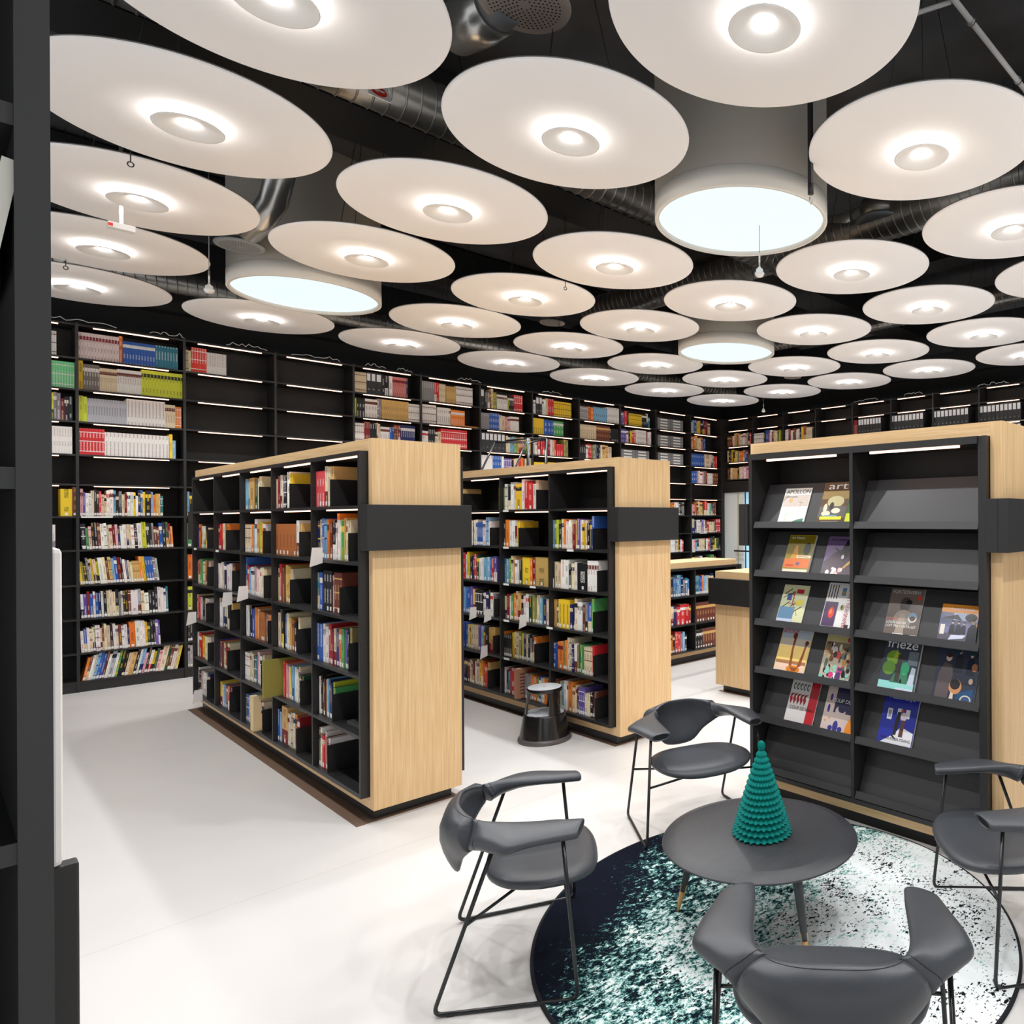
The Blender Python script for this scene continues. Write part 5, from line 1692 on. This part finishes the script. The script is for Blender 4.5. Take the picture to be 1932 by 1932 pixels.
magazine(2.442, 0.196, 0.292, LIP[0], (96, 70, 44), 'brown magazine with a picnic scene and yellow stripe, top shelf against the divider',
         [((150, 124, 70), ('r', .02, .62, .98, .80)), ((196, 186, 140), ('o', .55, .56, .30, .13)), ((104, 100, 96), ('r', .02, .20, .98, .46)), ((238, 220, 190), ('o', .22, .42, .07, .10)), ((238, 220, 190), ('o', .28, .30, .16, .06)),
          ((236, 224, 200), ('o', .62, .36, .16, .06)), ((60, 52, 48), ('o', .44, .46, .08, .09)), ((230, 222, 60), ('r', .10, .165, .88, .235)), ((120, 170, 200), ('r', .24, .24, .70, .262)), ((238, 238, 236), ('r', .16, .095, .80, .125))],
         [('art', .16, .84, .22, WHITE, .70)])
magazine(2.262, 0.060, 0.25, LIP[0], (70, 110, 44), 'green edged magazine mostly hidden behind the picnic magazine', [((220, 230, 60), ('r', .3, .03, .98, .35))], [], x0=0.004)
magazine(2.700, 0.200, 0.272, LIP[1], (142, 124, 26), 'golden magazine with an orange field and pale bands, second shelf', [((120, 106, 22), ('r', .02, .55, .98, .97)), ((44, 44, 24), ('o', .78, .66, .13, .15)), ((206, 140, 40), [(.22, .42), (.52, .42), (.40, .74), (.34, .74)]),
         ((214, 110, 42), ('r', .02, .20, .98, .42)), ((230, 214, 180), ('r', .45, .44, .98, .50)), ((150, 80, 40), ('r', .5, .46, .9, .475)), ((232, 220, 190), ('r', .04, .10, .96, .17)), ((120, 80, 110), ('o', .55, .30, .08, .04)), ((196, 60, 40), ('r', .1, .24, .4, .28))],
         [('Art History', .10, .90, .08, WHITE, .50)], thick=0.014)
magazine(2.410, 0.206, 0.268, LIP[1], (108, 84, 124), 'violet magazine with a dark insect shape, second shelf against the divider', [((66, 40, 56), [(.02, .02), (.98, .02), (.98, .75), (.4, .66), (.02, .4)]), ((30, 26, 30), ('o', .66, .62, .12, .2)), ((30, 26, 30), [(.3, .7), (.6, .58), (.62, .62), (.32, .74)]),
         ((30, 26, 30), ('o', .72, .85, .08, .08)), ((216, 206, 214), ('o', .62, .52, .05, .05)), ((196, 150, 60), [(.5, .1), (.95, .4), (.95, .5), (.6, .2)])] + blobs(14, [(244, 226, 220), (232, 180, 170)], .1, .03, .7, .25, .07),
         [('Art History', .12, .90, .08, (40, 34, 60), .60)])
lines_ = []
for q in range(15):
    u, v, a_ = mr.uniform(.15, .85), mr.uniform(.3, .85), mr.uniform(0, math.pi)
    dx, dy = .16 * math.cos(a_), .11 * math.sin(a_)
    lines_.append((BLACK, [(max(.02, u - dx), v - dy), (max(.03, u - dx + .025), v - dy - .012), (min(.98, u + dx + .02), v + dy - .012), (min(.97, u + dx), v + dy)]))
magazine(2.750, 0.196, 0.266, LIP[2], (214, 214, 170), 'pale magazine with black scribbled lines and a blue sea photo, third shelf', lines_ + [((40, 60, 130), ('r', .22, .62, .40, .78)), ((190, 40, 60), ('r', .55, .80, .82, .90)), ((228, 208, 40), ('r', .62, .52, .86, .64)), ((190, 50, 60), ('r', .46, .5, .50, .85)), ((90, 130, 160), ('r', .02, .10, .60, .46)),
         ((190, 200, 220), ('r', .02, .02, .60, .18))], [('MAGAZINE'[:0] or 'REVUE'[:0] or '', .1, .9, .05, BLACK)] if False else [])
magazine(2.412, 0.205, 0.296, LIP[2], (232, 228, 224), 'newspaper style magazine turned sideways with a red volcano photo, third shelf', [((80, 50, 90), ('r', .02, .10, .46, .60)), ((216, 60, 50), ('o', .28, .38, .10, .12)), ((240, 120, 60), ('o', .26, .40, .05, .06)), ((90, 140, 180), ('r', .50, .74, .64, .90)), ((200, 150, 60), ('o', .57, .80, .05, .04)),
         ((180, 160, 60), ('o', .62, .50, .07, .06)), (BLACK, ('o', .60, .50, .03, .04)), (BLACK, ('r', .80, .06, .94, .16))] + [((70, 66, 70), ('r', .06 + .09 * q, .66, .09 + .09 * q, .96)) for q in range(4)],
         [('THE ART NEWSPAPER', .72, .98, .13, (180, 40, 60), .88, -90)], thick=0.012)
magazine(2.772, 0.236, 0.296, LIP[3], (236, 196, 120), 'magazine with two giraffes at sunset on the fourth shelf', [((186, 196, 208), ('r', 0.02, .78, .98, .98)), ((226, 214, 196), ('r', .02, .62, .98, .78)), ((240, 206, 120), ('r', .02, .30, .98, .62)), ((170, 120, 80), ('r', .02, .24, .98, .31)), ((240, 206, 180), ('r', .02, .02, .98, .24)),
         ((150, 80, 40), [(.47, .20), (.56, .20), (.50, .55), (.52, .80), (.44, .80), (.44, .55)]), ((110, 56, 34), ('o', .46, .84, .07, .07)), ((150, 80, 40), [(.72, .20), (.84, .22), (.87, .50), (.90, .68), (.84, .68), (.80, .45)]), ((110, 56, 34), ('o', .88, .71, .06, .05)),
         ((220, 130, 40), ('o', .62, .14, .22, .08)), ((150, 80, 40), [(.48, .22), (.60, .10), (.70, .10), (.80, .22), (.70, .18), (.58, .18)]), (WHITE, ('r', .03, .03, .18, .10))],
         [('ARTFORUM', .02, .885, .12, (196, 20, 90), .52)])
magazine(2.428, 0.210, 0.290, LIP[3], (196, 180, 160), 'magazine with a crowded colourful interior on the fourth shelf against the divider', [((140, 120, 90), ('r', .02, .60, .98, .84))] + blobs(46, [(190, 140, 70), (120, 80, 50), (236, 230, 224), (60, 40, 36), (206, 60, 60), (90, 110, 90), (220, 190, 130)], .05, .30, .95, .84, .07)
         + blobs(26, [(240, 240, 240), (140, 200, 180), (220, 60, 120), (30, 30, 40), (90, 60, 110)], .05, .04, .95, .32, .07) + [((200, 40, 30), ('r', .72, .86, .98, .95))], [('ARTFORUM', .02, .86, .13, (216, 214, 30), .66)])
cur = []
for q in range(5):
    cur += [((140, 24, 34), [(.08 + .12 * q, .42), (.14 + .12 * q, .52), (.10 + .12 * q, .60), (.18 + .12 * q, .66), (.06 + .12 * q, .64), (.02 + .12 * q, .56)]), ((30, 66, 70), ('o', .12 + .12 * q, .80, .05, .07)), ((214, 208, 200), ('o', .13 + .12 * q, .80, .028, .045))]
magazine(2.690, 0.214, 0.296, LIP[4], (214, 208, 204), 'red and white magazine with swirling ornament on the fifth shelf', [((180, 26, 40), ('r', .70, .01, .995, .99))] + cur, [('COUP DE fouet', .10, .33, .10, (60, 40, 44), .80)])
magazine(2.418, 0.222, 0.302, LIP[4], (206, 186, 178), 'navy and orange magazine with blue floral ornament on the fifth shelf against the divider', [((38, 36, 72), ('r', .30, .42, .995, .99)), ((236, 140, 34), [(.74, .01), (.995, .01), (.995, .45), (.84, .36), (.76, .2)]), ((52, 48, 130), ('o', .45, .16, .08, .11)), ((52, 48, 130), ('o', .30, .12, .07, .05)),
         ((52, 48, 130), ('o', .60, .12, .07, .05)), ((52, 48, 130), ('o', .14, .48, .04, .08)), ((52, 48, 130), ('o', .16, .70, .04, .07)), ((220, 140, 70), ('o', .22, .30, .03, .02)), ((220, 140, 70), ('o', .10, .24, .03, .02)), ((206, 186, 178), ('o', .52, .46, .16, .10)), ((38, 36, 72), ('o', .56, .52, .13, .09))],
         [('COUP DE fouet', .20, .62, .10, WHITE, .90)])
# right column
magazine(1.990, 0.206, 0.290, LIP[2], (112, 98, 90), 'brown magazine with a timber beam photo and a red dot, third shelf', [((70, 62, 58), ('o', .50, .68, .16, .15)), ((150, 138, 126), ('o', .50, .40, .28, .18)), ((168, 152, 138), [(.3, .02), (.6, .02), (.55, .5), (.4, .5)]), ((30, 26, 26), ('o', .60, .73, .09, .05)), ((216, 60, 50), ('o', .88, .83, .06, .045)),
         ((210, 214, 220), ('o', .78, .44, .13, .095)), ((130, 160, 190), ('o', .78, .46, .12, .07)), ((110, 90, 60), ('o', .78, .42, .08, .05)), ((200, 60, 50), ('r', .05, .385, .36, .40)), ((232, 226, 220), ('r', .28, .02, .60, .12)), ((60, 50, 50), ('r', .62, .02, .78, .11)), ((226, 206, 180), ('r', .80, .02, .97, .11))],
         [('FORTIDSVERN', .06, .895, .10, (206, 200, 196), .80), ('LOVEN VOKTER', .04, .30, .065, WHITE, .58), ('LOFT FRA 1170-TALLET', .04, .235, .065, WHITE, .88)])
magazine(1.668, 0.205, 0.222, LIP[2], (236, 150, 46), 'small orange bordered magazine with people before a house, third shelf', [((118, 116, 150), ('r', .0, .09, .985, .80)), ((96, 100, 130), ('r', .02, .45, .6, .66)), ((180, 190, 216), ('r', .35, .62, .98, .80)), ((60, 54, 56), [(.05, .66), (.45, .76), (.60, .62), (.4, .64)]), ((52, 50, 52), ('o', .82, .70, .16, .10)),
         ((90, 84, 96), ('r', .0, .09, .985, .30)), ((214, 216, 236), [(.30, .14), (.68, .20), (.76, .28), (.36, .26)]), ((230, 220, 206), ('r', .04, .26, .16, .50))] + figure(.36, .28, .9, (36, 34, 44), (200, 170, 150), (40, 30, 30)) + figure(.52, .28, .9, (40, 36, 46), (200, 170, 150), (40, 30, 30)) + figure(.66, .30, .8, (40, 36, 50), (190, 160, 140), (30, 30, 30)) + figure(.90, .14, 1.5, (24, 24, 34), (170, 140, 130), (30, 30, 30)),
         [('Fremtid for fortiden', .26, .865, .09, WHITE, .62)])
magazine(2.022, 0.222, 0.300, LIP[3], (60, 66, 78), 'dark magazine with green plants and a waterfall, fourth shelf right of the divider', [((150, 214, 206), ('r', .0, .0, .97, .22)), ((60, 120, 90), [(.30, .20), (.80, .20), (.70, .55), (.55, .62), (.45, .45)]), ((120, 160, 50), ('o', .30, .66, .20, .13)), ((96, 140, 50), ('o', .22, .46, .18, .13)), ((176, 186, 60), [(.28, .62), (.36, .82), (.44, .66)]),
         ((60, 170, 120), ('o', .66, .48, .12, .12)), ((190, 200, 214), [(.78, .18), (.95, .18), (.95, .50), (.84, .52)]), ((66, 60, 54), ('r', .42, .22, .55, .72)), ((110, 120, 130), ('r', .70, .55, .96, .80)), ((214, 220, 236), ('r', .5, .01, .97, .12)), (BLACK, ('o', .60, .24, .03, .04))],
         [('frieze', .06, .84, .24, WHITE, .84)], thick=0.016)
magazine(1.700, 0.232, 0.305, LIP[3], (52, 58, 74), 'blue grey magazine with a painted crowd and a basket, fourth shelf beside the frame', figure(.80, .52, 1.1, (30, 36, 56), (210, 180, 160), (40, 30, 30)) + figure(.52, .54, 1.2, (40, 44, 56), (200, 170, 150), (30, 26, 26)) + [((96, 84, 84), [(.05, .02), (.36, .02), (.42, .5), (.36, .66), (.18, .7), (.08, .5)]), ((222, 190, 170), ('o', .27, .78, .07, .06)), ((60, 34, 28), ('o', .27, .825, .07, .04)),
         ((200, 140, 92), ('o', .52, .30, .15, .13)), ((44, 38, 40), ('o', .51, .34, .12, .09)), ((226, 206, 190), [(.40, .02), (.52, .02), (.50, .18), (.44, .2)]), ((40, 80, 120), [(.52, .02), (.97, .02), (.95, .3), (.6, .2)]), ((222, 210, 190), ('o', .80, .10, .13, .08)), ((60, 90, 130), ('o', .80, .10, .10, .06)), ((214, 180, 160), ('o', .86, .42, .05, .05)),
         ((190, 130, 90), ('o', .90, .66, .07, .07)), ((44, 60, 74), ('o', .35, .92, .2, .06)), ((52, 66, 80), ('o', .75, .92, .2, .06))], [])
magazine(2.030, 0.213, 0.302, LIP[4], (34, 44, 150), 'blue magazine with two figures in a gallery, fifth shelf right of the divider', [((226, 224, 226), [(.02, .01), (.98, .01), (.98, .32), (.62, .40), (.50, .30), (.02, .10)]), ((34, 44, 150), [(.02, .04), (.5, .28), (.3, .42), (.02, .42)]), ((228, 228, 232), ('r', .16, .50, .30, .70)), ((150, 156, 170), ('r', .19, .54, .27, .67)), ((228, 228, 232), ('r', .44, .58, .56, .72)), ((228, 228, 232), ('r', .68, .56, .80, .72)),
         ((28, 26, 36), [(.42, .24), (.50, .24), (.54, .5), (.56, .66), (.46, .66), (.42, .5)]), ((220, 204, 206), ('o', .64, .58, .09, .08)), ((206, 60, 50), ('o', .58, .685, .05, .025)), ((96, 60, 50), [(.58, .22), (.70, .22), (.70, .52), (.60, .52)]), ((28, 26, 36), [(.36, .22), (.52, .16), (.50, .19), (.40, .25)])],
         [('Museumsnytt', .14, .885, .11, WHITE, .74), ('MUSEUMSBELYSNING', .10, .145, .07, (34, 30, 40), .84)], thick=0.012)
